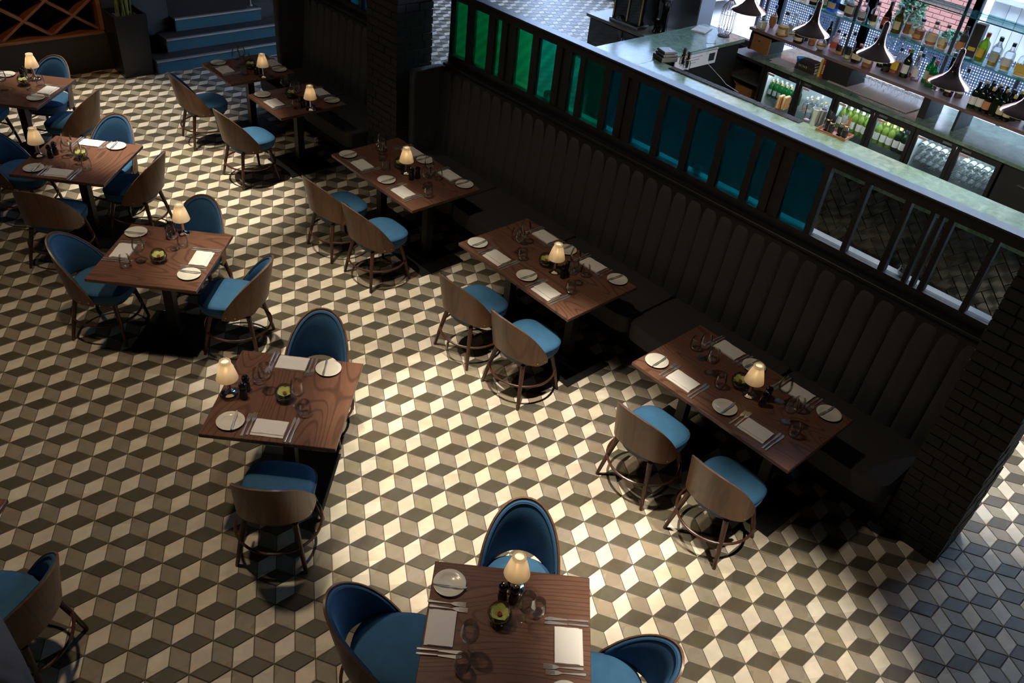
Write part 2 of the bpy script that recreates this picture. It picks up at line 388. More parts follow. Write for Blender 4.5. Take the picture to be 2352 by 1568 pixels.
def marblem():
    m, N, Lk, P = nt('green_marble')
    tc = N.new('ShaderNodeTexCoord')
    n = N.new('ShaderNodeTexNoise'); n.inputs['Scale'].default_value = 7; n.inputs['Detail'].default_value = 9; n.inputs['Roughness'].default_value = .72; n.inputs['Distortion'].default_value = 1.2
    Lk.new(tc.outputs['Object'], n.inputs['Vector'])
    c = N.new('ShaderNodeValToRGB'); e = c.color_ramp.elements
    e[0].position = .28; e[0].color = (0.055, 0.095, 0.072, 1); e[1].position = .78; e[1].color = (0.33, 0.41, 0.30, 1)
    x = c.color_ramp.elements.new(.5); x.color = (0.145, 0.225, 0.170, 1)
    Lk.new(n.outputs['Fac'], c.inputs[0]); Lk.new(c.outputs[0], P.inputs['Base Color']); P.inputs['Roughness'].default_value = .15
    P.inputs['Specular IOR Level'].default_value = .45
    return m
M['marble'] = marblem()
def perfm():
    m, N, Lk, P = nt('perforated_mat')
    tc = N.new('ShaderNodeTexCoord'); v = N.new('ShaderNodeTexVoronoi'); v.inputs['Scale'].default_value = 42; v.inputs['Randomness'].default_value = 0
    Lk.new(tc.outputs['Object'], v.inputs['Vector'])
    c = N.new('ShaderNodeValToRGB'); c.color_ramp.elements[0].position = .30; c.color_ramp.elements[1].position = .42
    c.color_ramp.elements[0].color = (.03, .035, .05, 1); c.color_ramp.elements[1].color = (.55, .53, .50, 1)
    Lk.new(v.outputs['Distance'], c.inputs[0]); Lk.new(c.outputs[0], P.inputs['Base Color']); P.inputs['Roughness'].default_value = .5
    return m
M['perf'] = perfm()

# ------------------------------------------------------------------ floor of rhombus tiles
def rotz(v, a): return (v[0] * math.cos(a) - v[1] * math.sin(a), v[0] * math.sin(a) + v[1] * math.cos(a))
E1 = (LT * math.cos(R(-30)), LT * math.sin(R(-30)))
E2 = (LT * math.cos(R(-150)), LT * math.sin(R(-150)))
HL, HS = LT / 2, LT / (2 * math.sqrt(3))
FX0, FX1, FY0, FY1 = -5.2, 10.2, -6.2, 9.6
fl = MB().bb(FX0, FX1, FY0, FY1, -.12, -.003)
FLOOR = struct(fl.build('floor', M['grout'], smooth=0)); FLOOR['label'] = 'tumbling block floor of cream, taupe and olive rhombus tiles'
def project(p):
    d = (p[0] - CL[0], p[1] - CL[1], p[2] - CL[2])
    x = sum(a * b for a, b in zip(d, CX)); y = sum(a * b for a, b in zip(d, CY)); z = -sum(a * b for a, b in zip(d, CZ))
    if z < .1: return None
    return 1176 + 1918.8 * x / z, 784 - 1918.8 * y / z, z
def rhomb(gap=.0022, ch=.0018, h=.012):
    k = gap * 2.0; a, b = HL - k, HS - k / math.sqrt(3)
    mb = MB().prism([(-a, 0), (0, -b), (a, 0), (0, b)], -h, 0, 0)
    # soft top edge
    mb = MB(); lo = [(-a, 0), (0, -b), (a, 0), (0, b)]; q = 1 - ch * 2 / b
    vs = [(x, y, -h) for x, y in lo] + [(x, y, -ch) for x, y in lo] + [(x * q, y * q, 0) for x, y in lo]
    fs = [[8, 9, 10, 11]] + [[k * 4 + i, k * 4 + (i + 1) % 4, (k + 1) * 4 + (i + 1) % 4, (k + 1) * 4 + i] for k in (0, 1) for i in range(4)]
    return mb.add(vs, fs)
TONES = (('tile_dark', E1, R(-30)), ('tile_light', E2, R(-150)), ('tile_mid', (E1[0] + E2[0], E1[1] + E2[1]), R(-90)))
tiles = []
for i in range(-90, 90):
    for j in range(-90, 90):
        vx, vy = i * E1[0] + j * E2[0], i * E1[1] + j * E2[1]
        if not (FX0 - .3 < vx < FX1 + .3 and FY0 - .3 < vy < FY1 + .3): continue
        for t, (nm, e, an) in enumerate(TONES):
            cx, cy = vx + e[0] / 2, vy + e[1] / 2
            if FX0 + .12 < cx < FX1 - .12 and FY0 + .12 < cy < FY1 - .12: tiles.append((t, cx, cy))
near = []
for k, (t, cx, cy) in enumerate(tiles):
    p = project((cx, cy, 0))
    if p and 10 < p[0] < 2342 and 10 < p[1] < 1558 and not (-1.45 < cx < -.55 and -2.95 < cy < -2.0): near.append((p[2], k))
near.sort(); chosen = set(k for _, k in near[:300])
tmesh = [rhomb().mesh('tile', M[t[0]], 0) for t in TONES]
rv, rf = rhomb().v, rhomb().f
stv, stf, stm = [], [], []
for k, (t, cx, cy) in enumerate(tiles):
    an = TONES[t][2]; dz = random.uniform(-.0006, .0006)
    if k in chosen:
        mobj('tile', tmesh[t], FLOOR, (cx, cy, dz), an)
    else:
        b = len(stv); ca, sa = math.cos(an), math.sin(an)
        stv += [(cx + x * ca - y * sa, cy + x * sa + y * ca, z + dz) for x, y, z in rv]
        stf += [[b + q for q in f] for f in rf]; stm += [t] * len(rf)
fm = bpy.data.meshes.new('tile_field'); fm.from_pydata(stv, [], stf)
for t in TONES: fm.materials.append(M[t[0]])
fm.polygons.foreach_set('material_index', stm); fm.update()
tf = mobj('tile_field', fm, FLOOR); tf['kind'] = 'stuff'

# ------------------------------------------------------------------ room shell
def shell(name, x0, x1, y0, y1, z0, z1, mat): return struct(MB().bb(x0, x1, y0, y1, z0, z1).build(name, M[mat], smooth=0))
shell('ceiling', FX0, FX1, FY0, FY1, 6.4, 6.55, 'ceil')
shell('wall_left', FX0 - .15, FX0, FY0, FY1, 0, 6.4, 'wall_dark')
shell('wall_front', FX0, FX1, FY0 - .15, FY0, 0, 6.4, 'wall_dark')
shell('wall_back', FX0, FX1, FY1, FY1 + .15, 0, 6.4, 'wall_dark')
# low wall under the wine rack and the deep dark recess behind it
WL = shell('wall_rack', FX0, .86, 7.56, 7.8, 0, .47, 'wall_dark')
shell('wall_recess', FX0, 1.0, 8.35, 8.45, 0, 6.4, 'void')
shell('wall_upper', FX0, .86, 7.56, 7.8, 2.3, 6.4, 'wall_dark')
shell('wall_pier', .86, 1.27, 7.56, 8.4, 0, 6.4, 'wall_dark')
rk = empty('wine_rack', (-.9, 7.6, .47), 0, 'diamond lattice wine rack of orange-lit oak slats in the far wall', 'wine rack')
MB().bb(-2.6, 1.74, -.06, .2, 0, .035, .006).build('sill_rail', M['rack'], rk)
MB().bb(1.70, 1.75, -.05, .2, .035, 1.8, .005).build('end_post', M['rack'], rk)
ang = math.atan2(.21, .291)
for sgn in (1, -1):
    for k in range(-9, 12):
        xv = -.357 + .582 * k + .9
        # slat runs from z=.03 at xv upward; clip to the frame
        pts = []
        for z in (0.035, 1.8): pts.append((xv + sgn * (z - .035) * .291 / .21, z))
        (xa, za), (xb, zb) = pts
        def clip(x, z, x2, z2, lim):
            return (lim, z + (z2 - z) * (lim - x) / (x2 - x))
        lo, hi = -2.6, 1.70
        if max(xa, xb) < lo or min(xa, xb) > hi: continue
        if xa < lo: xa, za = clip(xa, za, xb, zb, lo)
        elif xa > hi: xa, za = clip(xa, za, xb, zb, hi)
        if xb < lo: xb, zb = clip(xb, zb, xa, za, lo)
        elif xb > hi: xb, zb = clip(xb, zb, xa, za, hi)
        L = math.hypot(xb - xa, zb - za)
        if L < .15: continue
        o = MB().box((0, 0, 0), (L, .16 if sgn > 0 else .14, .034), 0, .004).build('slat', M['rack'], rk, ((xa + xb) / 2, .08 if sgn > 0 else .075, (za + zb) / 2))
        o.rotation_euler = (0, -math.atan2(zb - za, xb - xa), 0)
spot('rack_light', (-.2, 6.3, 3.6), (0.1, 7.6, .8), 55, 60, .8, (1, .55, .22), .05)

# ------------------------------------------------------------------ steps up to the rear level
for n, (x0, x1, y, z) in enumerate(((1.28, 3.9, 7.10, 0), (1.55, 3.9, 7.36, .17), (1.81, 3.10, 7.62, .34))):
    st = struct(empty('step', (x0, y, z), 0)); st['label'] = ['lowest', 'middle', 'top'][n] + ' step with blue riser and pale metal nosing'
    MB().bb(0, x1 - x0, .012, .30, 0, .15).build('riser', M['riser'], st, smooth=0)
    MB().bb(0, x1 - x0, -.005, .32 if n < 2 else 2.0, .145, .17, .003).build('tread', M['tread'], st)
    MB().bb(0, x1 - x0, -.012, .035, .150, .174, .003).build('nosing', M['alu'], st)
    MB().bb(-.004, .012, .0, .3, 0, .15).build('end_trim', M['wall_grey'], st, smooth=0)
shell('wall_stair', 1.3, 1.80, 7.80, 9.55, 0, 1.9, 'wall_grey')
shell('wall_landing', 3.10, 4.2, 7.9, 9.55, 0, .50, 'wall_grey')
hr = empty('handrail', (3.02, 7.78, .51), 0, 'thin pale steel handrail post at the head of the steps', 'handrail')
MB().lathe([(.03, 0), (.03, .012), (.013, .016), (.013, .9)], 12).build('post', M['steel_b'], hr)
MB().tube([(0, 0, .9), (0, .2, .95), (0, 1.4, .95)], .018).build('rail', M['steel_b'], hr)

# planter with bamboo-like stems
pl = empty('planter', (1.05, 7.32, 0), 0, 'tall square black planter beside the steps', 'planter')
MB().prism([(-.17, -.17), (.17, -.17), (.17, .17), (-.17, .17)], 0, .01).build('foot', M['planter'], pl)
b = MB(); b.grid([[(sx * w, sy * w, z) for sx, sy in ((-1, -1), (1, -1), (1, 1), (-1, 1))] for w, z in ((.185, .0), (.205, .79), (.18, .79), (.175, .72))], closed=True)
b.f.append([12, 13, 14, 15]); b.m.append(0); b.build('box', M['planter'], pl, smooth=0)
pb = MB()
for k in range(160):
    x, y = random.uniform(-.16, .16), random.uniform(-.16, .16); r = random.uniform(.008, .017)
    pb.lathe([(r * .2, -r * .6), (r, 0), (r * .5, r * .6)], 6, (x, y, .728))
p_ = pb.build('pebbles', M['pebble'], pl); p_['kind'] = 'stuff'
bm_ = pm('bamboo', (0.16, 0.20, 0.03), .45, noise=(20, .4))
gr = empty('bamboo_clump', (1.05, 7.32, .73), 0, 'clump of upright yellow-green bamboo canes in the black planter', 'plant')
for k in range(22):
    x, y = random.gauss(0, .05), random.gauss(0, .05); dx, dy = random.gauss(0, .06), random.gauss(0, .06)
    hgt = random.uniform(.9, 1.5); q = []; rr = []
    for s in range(13):
        u = s / 12; q.append((x + dx * u, y + dy * u, hgt * u)); rr.append(.009 if s % 2 else .0105)
    MB().tube(q, rr, 7).build('cane', bm_, gr)
for k in range(26):
    a = random.uniform(0, 6.28); z = random.uniform(.7, 1.4); l = random.uniform(.12, .22)
    c, s_ = math.cos(a), math.sin(a); w = .011
    vs = [(c * .03, s_ * .03, z), (c * (.03 + l * .5) - s_ * w, s_ * (.03 + l * .5) + c * w, z + .05), (c * (.03 + l), s_ * (.03 + l), z - .02), (c * (.03 + l * .5) + s_ * w, s_ * (.03 + l * .5) - c * w, z + .05)]
    MB().add(vs, [[0, 1, 2], [0, 2, 3]]).build('leaf', M['greenleaf'], gr)

# ------------------------------------------------------------------ brick pillars
def pillar(name, x0, x1, y0, y1, label):
    root = struct(empty(name, ((x0 + x1) / 2, (y0 + y1) / 2, 0))); root['label'] = label
    hx, hy = (x1 - x0) / 2, (y1 - y0) / 2; g = .007; d = .105
    MB().bb(-hx + .012, hx - .012, -hy + .012, hy - .012, 0, 6.4).build('mortar_core', M['mortar_black'], root, smooth=0)
    cache = {}
    upper = MB(); z = .004; c = 0; n = 0
    while z < 6.3:
        rows = []
        if c % 2 == 0: strips = [(-hx, hx - d, -hy, -hy + d, 0), (hx - d, hx, -hy, hy - d, 1), (-hx + d, hx, hy - d, hy, 0), (-hx, -hx + d, -hy + d, hy, 1)]
        else: strips = [(-hx + d, hx, -hy, -hy + d, 0), (hx - d, hx, -hy + d, hy, 1), (-hx, hx - d, hy - d, hy, 0), (-hx, -hx + d, -hy, hy - d, 1)]
        for a, b_, e, f, ax in strips:
            L = (b_ - a) if ax == 0 else (f - e); cut = .5 if (c % 3) else .62
            for lo, hi in ((0, cut), (cut, 1)):
                xs = (a + L * lo, a + L * hi) if ax == 0 else (a, b_); yss = (e, f) if ax == 0 else (e + L * lo, e + L * hi)
                rows.append((xs[0] + g / 2, xs[1] - g / 2, yss[0] + g / 2, yss[1] - g / 2))
        for (a, b_, e, f) in rows:
            px, py = random.uniform(-.0035, .0035), random.uniform(-.0035, .0035)
            sx, sy = round(b_ - a, 3), round(f - e, 3)
            if n < 296:
                key = (sx, sy)
                if key not in cache: cache[key] = MB().box((0, 0, 0), (sx, sy, .068), 0, .004).mesh('brick', M['brick_black'], 0)
                mobj('brick', cache[key], root, ((a + b_) / 2 + px, (e + f) / 2 + py, z + .034)); n += 1
            else: upper.box(((a + b_) / 2 + px, (e + f) / 2 + py, z + .034), (sx, sy, .068))
        z += .0755; c += 1
    u = upper.build('upper_brickwork', M['brick_black'], root, smooth=0); u['kind'] = 'stuff'
    return root
pillar('pillar', 2.07, 2.51, 2.79, 3.33, 'black painted brick pillar between the two long benches')
pillar('pillar', 2.06, 2.50, -3.52, -3.10, 'black painted brick pillar at the near end of the bench')

# ------------------------------------------------------------------ banquettes
def banquette(y0, y1, label, wings, seatcut):
    root = empty('banquette', (2.2, (y0 + y1) / 2, 0), 0, label, 'bench', 'dark channel-back benches')
    oy = (y0 + y1) / 2
    MB().bb(-.14, .36, y0 - oy, y1 - oy, 0, .30).build('plinth', M['paint_black'], root, smooth=0)
    # seat cushions
    n = len(seatcut) - 1
    for k in range(n):
        a, b_ = seatcut[k] - oy + .004, seatcut[k + 1] - oy - .004
        rows = []; xs = (-.345, .34)
        # rounded cushion: superellipse slab
        m = MB(); N_ = 28; prof = ((0, .965), (.02, 1.0), (.09, 1.0), (.125, .985), (.145, .94), (.155, .85), (.160, .6))
        cx, cy, hx, hy = (xs[0] + xs[1]) / 2, (a + b_) / 2, (xs[1] - xs[0]) / 2, (b_ - a) / 2
        for z, q in prof:
            r = []
            for i in range(N_):
                t = 2 * math.pi * (i + .5) / N_; ct, st_ = math.cos(t), math.sin(t); e = .22
                r.append((cx + (hx - .05 * (1 - q)) * math.copysign(abs(ct) ** e, ct) * (1 if q > .7 else q / .7), cy + (hy - .05 * (1 - q)) * math.copysign(abs(st_) ** e, st_) * (1 if q > .7 else q / .7), .30 + z))
            rows.append(r)
        m.grid(rows, closed=True); L0 = (len(prof) - 1) * N_; m.f.append([L0 + i for i in range(N_)]); m.m.append(0)
        m.build('seat_cushion', M['charcoal2'], root, smooth=50)
    MB().bb(.36, .42, y0 - oy, y1 - oy, 0, 1.34).build('back_board', M['paint_black'], root, smooth=0)
    # channel back
    cnt = max(1, round((y1 - y0) / .155)); w = (y1 - y0) / cnt
    m = MB(); prof = []
    K = 12
    rows = []
    for z, dx in ((.44, .0), (.47, .0), (.70, .022), (1.0, .05), (1.26, .072), (1.315, .080), (1.345, .098), (1.355, .13), (1.35, .165)):
        r = []
        bulge = .020 if z < 1.33 else .012
        for i in range(K + 1):
            u = -1 + 2 * i / K
            r.append((.30 + dx - bulge * (1 - abs(u) ** 5), u * (w / 2 - .0015), z))
        rows.append(r)
    m.grid(rows, flip=True)
    # sides to the board
    for i in (0, K):
        m.add([(rows[k][i][0], rows[k][i][1], rows[k][i][2]) for k in range(len(rows))] + [(.40, rows[0][i][1], rows[k][i][2]) for k in range(len(rows))],
              [[k, k + 1, len(rows) + k + 1, len(rows) + k] for k in range(len(rows) - 1)])
    me = m.mesh('back_channel', M['charcoal'], 40)
    for k in range(cnt): mobj('back_channel', me, root, (0, y0 - oy + w * (k + .5), 0))
    for yw in wings:
        r = []
        m = MB(); N_ = 20; cx, cy, hx, hy = .19, yw - oy, .20, .055
        rows = []
        for z, q in ((.42, 1), (1.2, 1), (1.28, .98), (1.325, .9), (1.345, .7), (1.35, .35)):
            rows.append([(cx + (hx - .06 * (1 - q)) * math.copysign(abs(math.cos(t)) ** .25, math.cos(t)), cy + hy * q ** .6 * math.copysign(abs(math.sin(t)) ** .35, math.sin(t)), z) for t in [2 * math.pi * (i + .5) / N_ for i in range(N_)]])
        m.grid(rows, closed=True); L0 = (len(rows) - 1) * N_; m.f.append([L0 + i for i in range(N_)]); m.m.append(0)
        m.build('wing', M['charcoal'], root, smooth=50)
    return root
banquette(-3.085, 2.66, 'long charcoal bench with channel-stitched back below the glazed screen', (2.70,), (-3.08, -1.95, -.75, .45, 1.6, 2.65))
banquette(3.36, 5.43, 'shorter charcoal bench beyond the brick pillar, near the steps', (5.47,), (3.37, 4.4, 5.42))

# ------------------------------------------------------------------ glazed screen on the bench back
PANES = [(2.43, 2.64, 'g_green'), (2.11, 2.34, 'g_green'), (1.92, 2.02, 'g_green'), (1.49, 1.72, 'g_green'), (1.18, 1.41, 'g_green2'),
         (.87, .98, 'g_green2'), (.57, .81, 'g_green2'), (.38, .50, 'g_teal'), (-.05, .19, 'g_teal'), (-.36, -.12, 'g_teal'), (-.67, -.43, 'g_teal'),
         (-.98, -.74, 'g_teal'), (-1.16, -1.04, 'g_teal'), (-1.58, -1.34, 'g_teal'), (-1.89, -1.63, 'g_clear'), (-2.19, -1.93, 'g_clear'),
         (-2.37, -2.235, 'g_clear'), (-2.43, -2.40, 'g_clear'), (-2.49, -2.46, 'g_clear'), (-2.79, -2.53, 'g_clear'), (-3.09, -2.83, 'g_clear')]
def screen(y0, y1, panes, label):
    root = empty('glazed_screen', (2.68, (y0 + y1) / 2, 1.34), 0, label, 'screen', 'black framed glazed screens')
    oy = (y0 + y1) / 2
    MB().bb(-.10, .10, y0 - oy, y1 - oy, 0, .035, .004).build('sill', M['paint_black'], root)
    MB().bb(-.035, .03, y0 - oy, y1 - oy, .035, .115).build('bottom_rail', M['paint_black'], root, smooth=0)
    MB().bb(-.035, .03, y0 - oy, y1 - oy, .66, .735).build('top_rail', M['paint_black'], root, smooth=0)
    MB().bb(-.055, .055, y0 - oy, y1 - oy, .735, .75, .004).build('cap', M['cap'], root)
    MB().bb(.03, .145, y0 - oy, y1 - oy, .07, .092, .003).build('ledge', M['white_ledge'], root)
    ed = sorted([p for q in panes for p in q[:2]])
    ed = [y0] + ed + [y1]
    for k in range(0, len(ed), 2):
        a, b_ = ed[k], ed[k + 1]
        if b_ - a < .004: continue
        if b_ - a > .14:   # meeting stiles of two leaves
            h = (b_ - a) / 2
            for lo, hi in ((a, a + h - .02), (b_ - h + .02, b_)): MB().bb(-.03, .025, lo - oy, hi - oy, .115, .66, .003).build('stile', M['paint_black'], root)
            MB().bb(-.012, .008, a + h - .02 - oy, b_ - h + .02 - oy, .115, .66).build('joint_post', M['paint_black'], root, smooth=0)
        else: MB().bb(-.03, .025, a - oy, b_ - oy, .115, .66, .003).build('mullion', M['paint_black'], root)
    for a, b_, mt in panes:
        MB().bb(-.006, .0, a - oy, b_ - oy, .115, .66).build('pane', M[mt], root, smooth=0)
    return root
screen(-3.12, 2.69, PANES, 'black framed glass screen with green panes dividing bench from bar')
screen(3.33, 5.5, [(3.45, 3.70, 'g_teal'), (3.76, 4.0, 'g_teal'), (4.06, 4.3, 'g_teal'), (4.36, 4.6, 'g_teal'), (4.66, 4.9, 'g_teal'), (4.96, 5.2, 'g_teal')], 'short black framed screen with teal panes beyond the pillar')
# faceted tealight holders on the ledge behind the screen
th = empty('tealight_holder', (0, 0, 0), 0, 'x', 'candle holder', 'faceted tealight holders on the screen ledge')
MB().lathe([(.022, 0), (.038, .012), (.042, .035), (.034, .06), (.03, .064), (.028, .06), (.036, .034), (.03, .012)], 12).build('cup', M['tin'], th, smooth=0)
MB().lathe([(.018, .008), (.018, .022), (.002, .023)], 10).build('candle', M['wax'], th)
PT = Proto(th)
for y, l in ((-2.325, 'faceted glass tealight holder behind the narrow clear panes'), (-.47, 'faceted tealight holder glowing behind the teal panes'), (1.34, 'faceted tealight holder glowing behind a green pane')):
    PT.place((2.785, y, 1.432), 0, l)

# ------------------------------------------------------------------ chairs
def make_chair():
    t = empty('dining_chair', (0, 0, 0), 0, 'x', 'chair', 'blue upholstered walnut shell chairs')
    # seat cushion (front is +x)
    def plan(a, sc=1.0, fr=.255, bk=.205, hw=.212):
        c, s = math.cos(a), math.sin(a); e = .62 if c > 0 else .85
        w = hw * (1.0 + .09 * max(0, c) ** .5)
        return (fr if c > 0 else bk) * sc * math.copysign(abs(c) ** e, c), w * sc * math.copysign(abs(s) ** e, s)
    N_ = 36
    m = MB(); rows = []
    for z, q in ((.385, .90), (.392, .965), (.41, .985), (.455, 1.0), (.466, .99), (.478, .94), (.487, .82), (.492, .6), (.494, .3)):
        rows.append([(*plan(2 * math.pi * i / N_, q), z) for i in range(N_)])
    m.grid(rows, closed=True); L0 = (len(rows) - 1) * N_; m.f.append([L0 + i for i in range(N_)]); m.m.append(0); m.f.append(list(range(N_))[::-1]); m.m.append(0)
    seat = m.build('seat', M['blue'], t, smooth=60)
    MB().tube([(*plan(2 * math.pi * i / N_, .994), .463) for i in range(N_)], .005, 6, closed=True).build('piping', M['piping'], seat)
    m = MB(); m.grid([[(*plan(2 * math.pi * i / N_, q), z) for i in range(N_)] for z, q in ((.355, .86), (.386, .88))], closed=True)
    m.f.append(list(range(N_))[::-1]); m.m.append(0); m.build('seat_frame', M['leg'], t)
    # plywood shell
    PH = 97.0
    def zt(p): return .385 + .450 * max(0.0, math.cos(R(p * 90 / PH))) ** .75
    def zb(p): return .385 - .012 * (abs(p) / PH) + .085 * max(0.0, math.cos(R(p * 90 / 78))) ** 1.15 if abs(p) < 78 else .385 - .012 * (abs(p) / PH)
    def pt(p, z, off):
        a = R(p); c, s = math.cos(a), math.sin(a)
        r = .221 + off; h = max(0, z - .40)
        ex = .88
        x = -((r + .012) * math.copysign(abs(c) ** ex, c)) - .20 * h * max(0, c); y = r * math.copysign(abs(s) ** .92, s) * (1 + .03 * h)
        return (x, y, z)
    def surf(off, p0, mz, nz=9, npf=34, bul=0.0):
        rows = []
        for k in range(nz):
            u = k / (nz - 1); r = []
            for i in range(npf + 1):
                p = -p0 + 2 * p0 * i / npf
                a, b_ = zb(p) + mz, zt(p) - mz
                if b_ < a: a = b_ = (a + b_) / 2
                e = bul * (1 - (2 * u - 1) ** 4) * (1 - (2 * i / npf - 1) ** 6)
                r.append(pt(p, a + (b_ - a) * u, off - e))
            rows.append(r)
        return rows
    def slab(name, o_out, o_in, p0, mz, mat, bul=0.0):
        A, B = surf(o_out, p0, mz), surf(o_in, p0, mz, bul=bul); m = MB()
        m.grid(A); nA = len(m.v); m.grid(B, flip=True)
        h, w = len(A), len(A[0]); per = [(0, j) for j in range(w)] + [(i, w - 1) for i in range(1, h)] + [(h - 1, j) for j in range(w - 2, -1, -1)] + [(i, 0) for i in range(h - 2, 0, -1)]
        for k in range(len(per)):
            a, b_ = per[k], per[(k + 1) % len(per)]
            m.f.append([a[0] * w + a[1], nA + a[0] * w + a[1], nA + b_[0] * w + b_[1], b_[0] * w + b_[1]]); m.m.append(0)
        return m.build(name, M[mat], t, smooth=45)
    slab('back_shell', .012, 0.0, PH - 1, 0, 'ply')
    pad = slab('back_pad', -.001, -.014, 88, .014, 'blue_back', .016)
    # piping along the rim of the pad
    q = [pt(p, zt(p) - .022, -.017) for p in range(-78, 79, 6)]
    MB().tube(q, .0045, 6).build('piping', M['piping'], pad)
    # legs
    for sx, sy in ((1, 1), (1, -1), (-1, 1), (-1, -1)):
        bx = .215 * sx; by = .213 * sy
        MB().tube([(.150 * sx, .150 * sy, .375), (.185 * sx, .183 * sy, .19), (bx, by, .006), (bx, by, 0)], [.0195, .0165, .0125, .011], 10).build('leg', M['leg'], t)
    q = [(.262 * math.cos(a), .262 * math.sin(a), .205) for a in [2 * math.pi * i / 40 for i in range(40)]]
    MB().tube(q, .0095, 8, closed=True).build('ring_stretcher', M['leg'], t)
    for sy in (-1, 1):
        for p in (76, 90):
            x, y, z = pt(p * sy, .405, .0135)
            m = MB(); a = math.atan2(y, x); rr = .0065
            m.add([(x + .003 * math.cos(a), y + .003 * math.sin(a), z)] + [(x - math.sin(a) * rr * math.cos(w), y + math.cos(a) * rr * math.cos(w), z + rr * math.sin(w)) for w in [math.pi * 2 * i / 8 for i in range(8)]], [[0, 1 + i, 1 + (i + 1) % 8] for i in range(8)])
            m.build('screw', M['brass'], t)
    return t
PC = Proto(make_chair())
D45 = math.pi / 4
CH = [((1.00, -1.755), 0, 'chair at the nearest booth table, farther from the camera of the two'), ((1.01, -2.39), 0, 'chair at the nearest booth table, closer to the camera of the two'),
      ((.965, .13), 0, 'chair at the second booth table, farther from the camera of the two'), ((.985, -.475), 0, 'chair at the second booth table, closer to the camera of the two'),
      ((.915, 2.10), 0, 'chair at the third booth table, farther from the camera of the two'), ((.945, 1.49), 0, 'chair at the third booth table, closer to the camera of the two'),
      ((.91, 3.84), .03, 'single chair with sunlit blue seat at the fourth booth table'), ((.925, 4.93), -.12, 'single chair at the farthest booth table, near the steps'),
      ((-.590, -2.135), -3 * D45, 'blue chair behind the lamp at the front square table'), ((-1.36, -2.02), -D45, 'blue chair at the left side of the front square table'), ((-.665, -2.875), 3 * D45, 'blue chair at the right side of the front square table'),
      ((-.557, .057), -3 * D45, 'blue chair on the far side of the second square table'), ((-1.30, -.735), D45, 'chair seen from behind on the near side of the second square table'),
      ((-.513, 2.024), -3 * D45, 'blue chair behind the lamp at the third square table'), ((-1.295, 2.02), -D45, 'blue chair at the left side of the third square table'), ((-.545, 1.275), 3 * D45, 'chair with lit seat at the right side of the third square table'),
      ((-.476, 3.954), -3 * D45, 'brightly lit blue chair on the far side of the fourth square table'), ((-1.205, 4.20), -D45, 'blue chair at the left side of the fourth square table'), ((-1.225, 3.245), D45, 'dark chair seen from behind at the fourth square table'), ((-.470, 3.385), 3 * D45, 'chair at the right side of the fourth square table'),
      ((-.44, 5.76), -3 * D45, 'blue chair on the far side of the fifth square table'), ((-.43, 5.06), 3 * D45, 'chair at the right side of the fifth square table'), ((-1.12, 5.80), -D45, 'chair at the left side of the fifth square table, cut by the frame'),
      ((-2.765, -.63), 3 * D45, 'chair cut by the left edge of the picture beside the grey post')]
for (x, y), rz, l in CH: PC.place((x, y, 0), rz, l)

# ------------------------------------------------------------------ tables
def make_table(w, d, posts, grain, name):
    t = empty(name, (0, 0, 0), 0, 'x', 'table')
    MB().box((0, 0, .735), (w, d, .03), 0, .003).build('table_top', M['top'], t)
    MB().box((0, 0, .7145), (w - .12, d - .12, .011)).build('underframe', M['black_steel'], t, smooth=0)
    for px, py in posts:
        p = empty('pedestal', (px, py, 0), 0, parent=t)
        MB().box((0, 0, .39), (.075, .075, .65), 0, .006).build('post', M['black_steel'], p)
        MB().prism([(-.055, -.055), (.055, -.055), (.055, .055), (-.055, .055)], .012, .06, .012).build('post_foot', M['black_steel'], p)
        MB().box((0, 0, .007), ((.54, .54) if len(posts) == 1 else (.54, .50)) + (.012,), 0, .003).build('base_plate', M['black_steel'], p)
    return t
PB4 = Proto(make_table(1.315, .785, ((-.38, 0), (.38, 0)), 0, 'booth_table'))
PB2 = Proto(make_table(.72, .785, ((0, 0),), 0, 'booth_table'))
PSQ = Proto(make_table(.82, .82, ((0, 0),), 0, 'square_table'))
HP = math.pi / 2
TB = {'T4': (1.56, -2.02), 'T3': (1.537, -.075), 'T2': (1.53, 1.885), 'T1': (1.535, 3.875), 'T0': (1.52, 4.94),
      'T6': (-.99, -2.47), 'T5': (-.967, -.304), 'Tm': (-.912, 1.66), 'Tl2': (-.848, 3.569), 'Tl1': (-.79, 5.438)}
TN = {'T4': 'nearest booth table', 'T3': 'second booth table', 'T2': 'third booth table', 'T1': 'fourth booth table', 'T0': 'farthest booth table',
      'T6': 'front square table', 'T5': 'second square table', 'Tm': 'third square table', 'Tl2': 'fourth square table', 'Tl1': 'fifth square table'}
for k, l in (('T4', 'long brown table nearest the camera along the dark bench'), ('T3', 'second long brown table along the dark bench'), ('T2', 'third long brown table along the bench, beside the pillar')):
    PB4.place((*TB[k], 0), HP, l, 'tables along the benches')
for k, l in (('T1', 'small brown table just beyond the brick pillar'), ('T0', 'small dark table farthest away, beside the blue steps')):
    PB2.place((*TB[k], 0), HP, l, 'tables along the benches')
for k, l, rz in (('T6', 'square table at the bottom of the picture with bold wood grain', -D45), ('T5', 'square table second from the camera, with two chairs', D45), ('Tm', 'square table third from the camera, with three chairs', -D45),
              ('Tl2', 'square table fourth from the camera with brightly lit far setting', D45), ('Tl1', 'square table farthest left, in front of the wine rack', -D45)):
    PSQ.place((*TB[k], 0), rz, l, 'square tables on the open floor')
PSQ.place((-3.135, -.19, 0), D45, 'square table of which one corner shows at the left edge', 'square tables on the open floor')

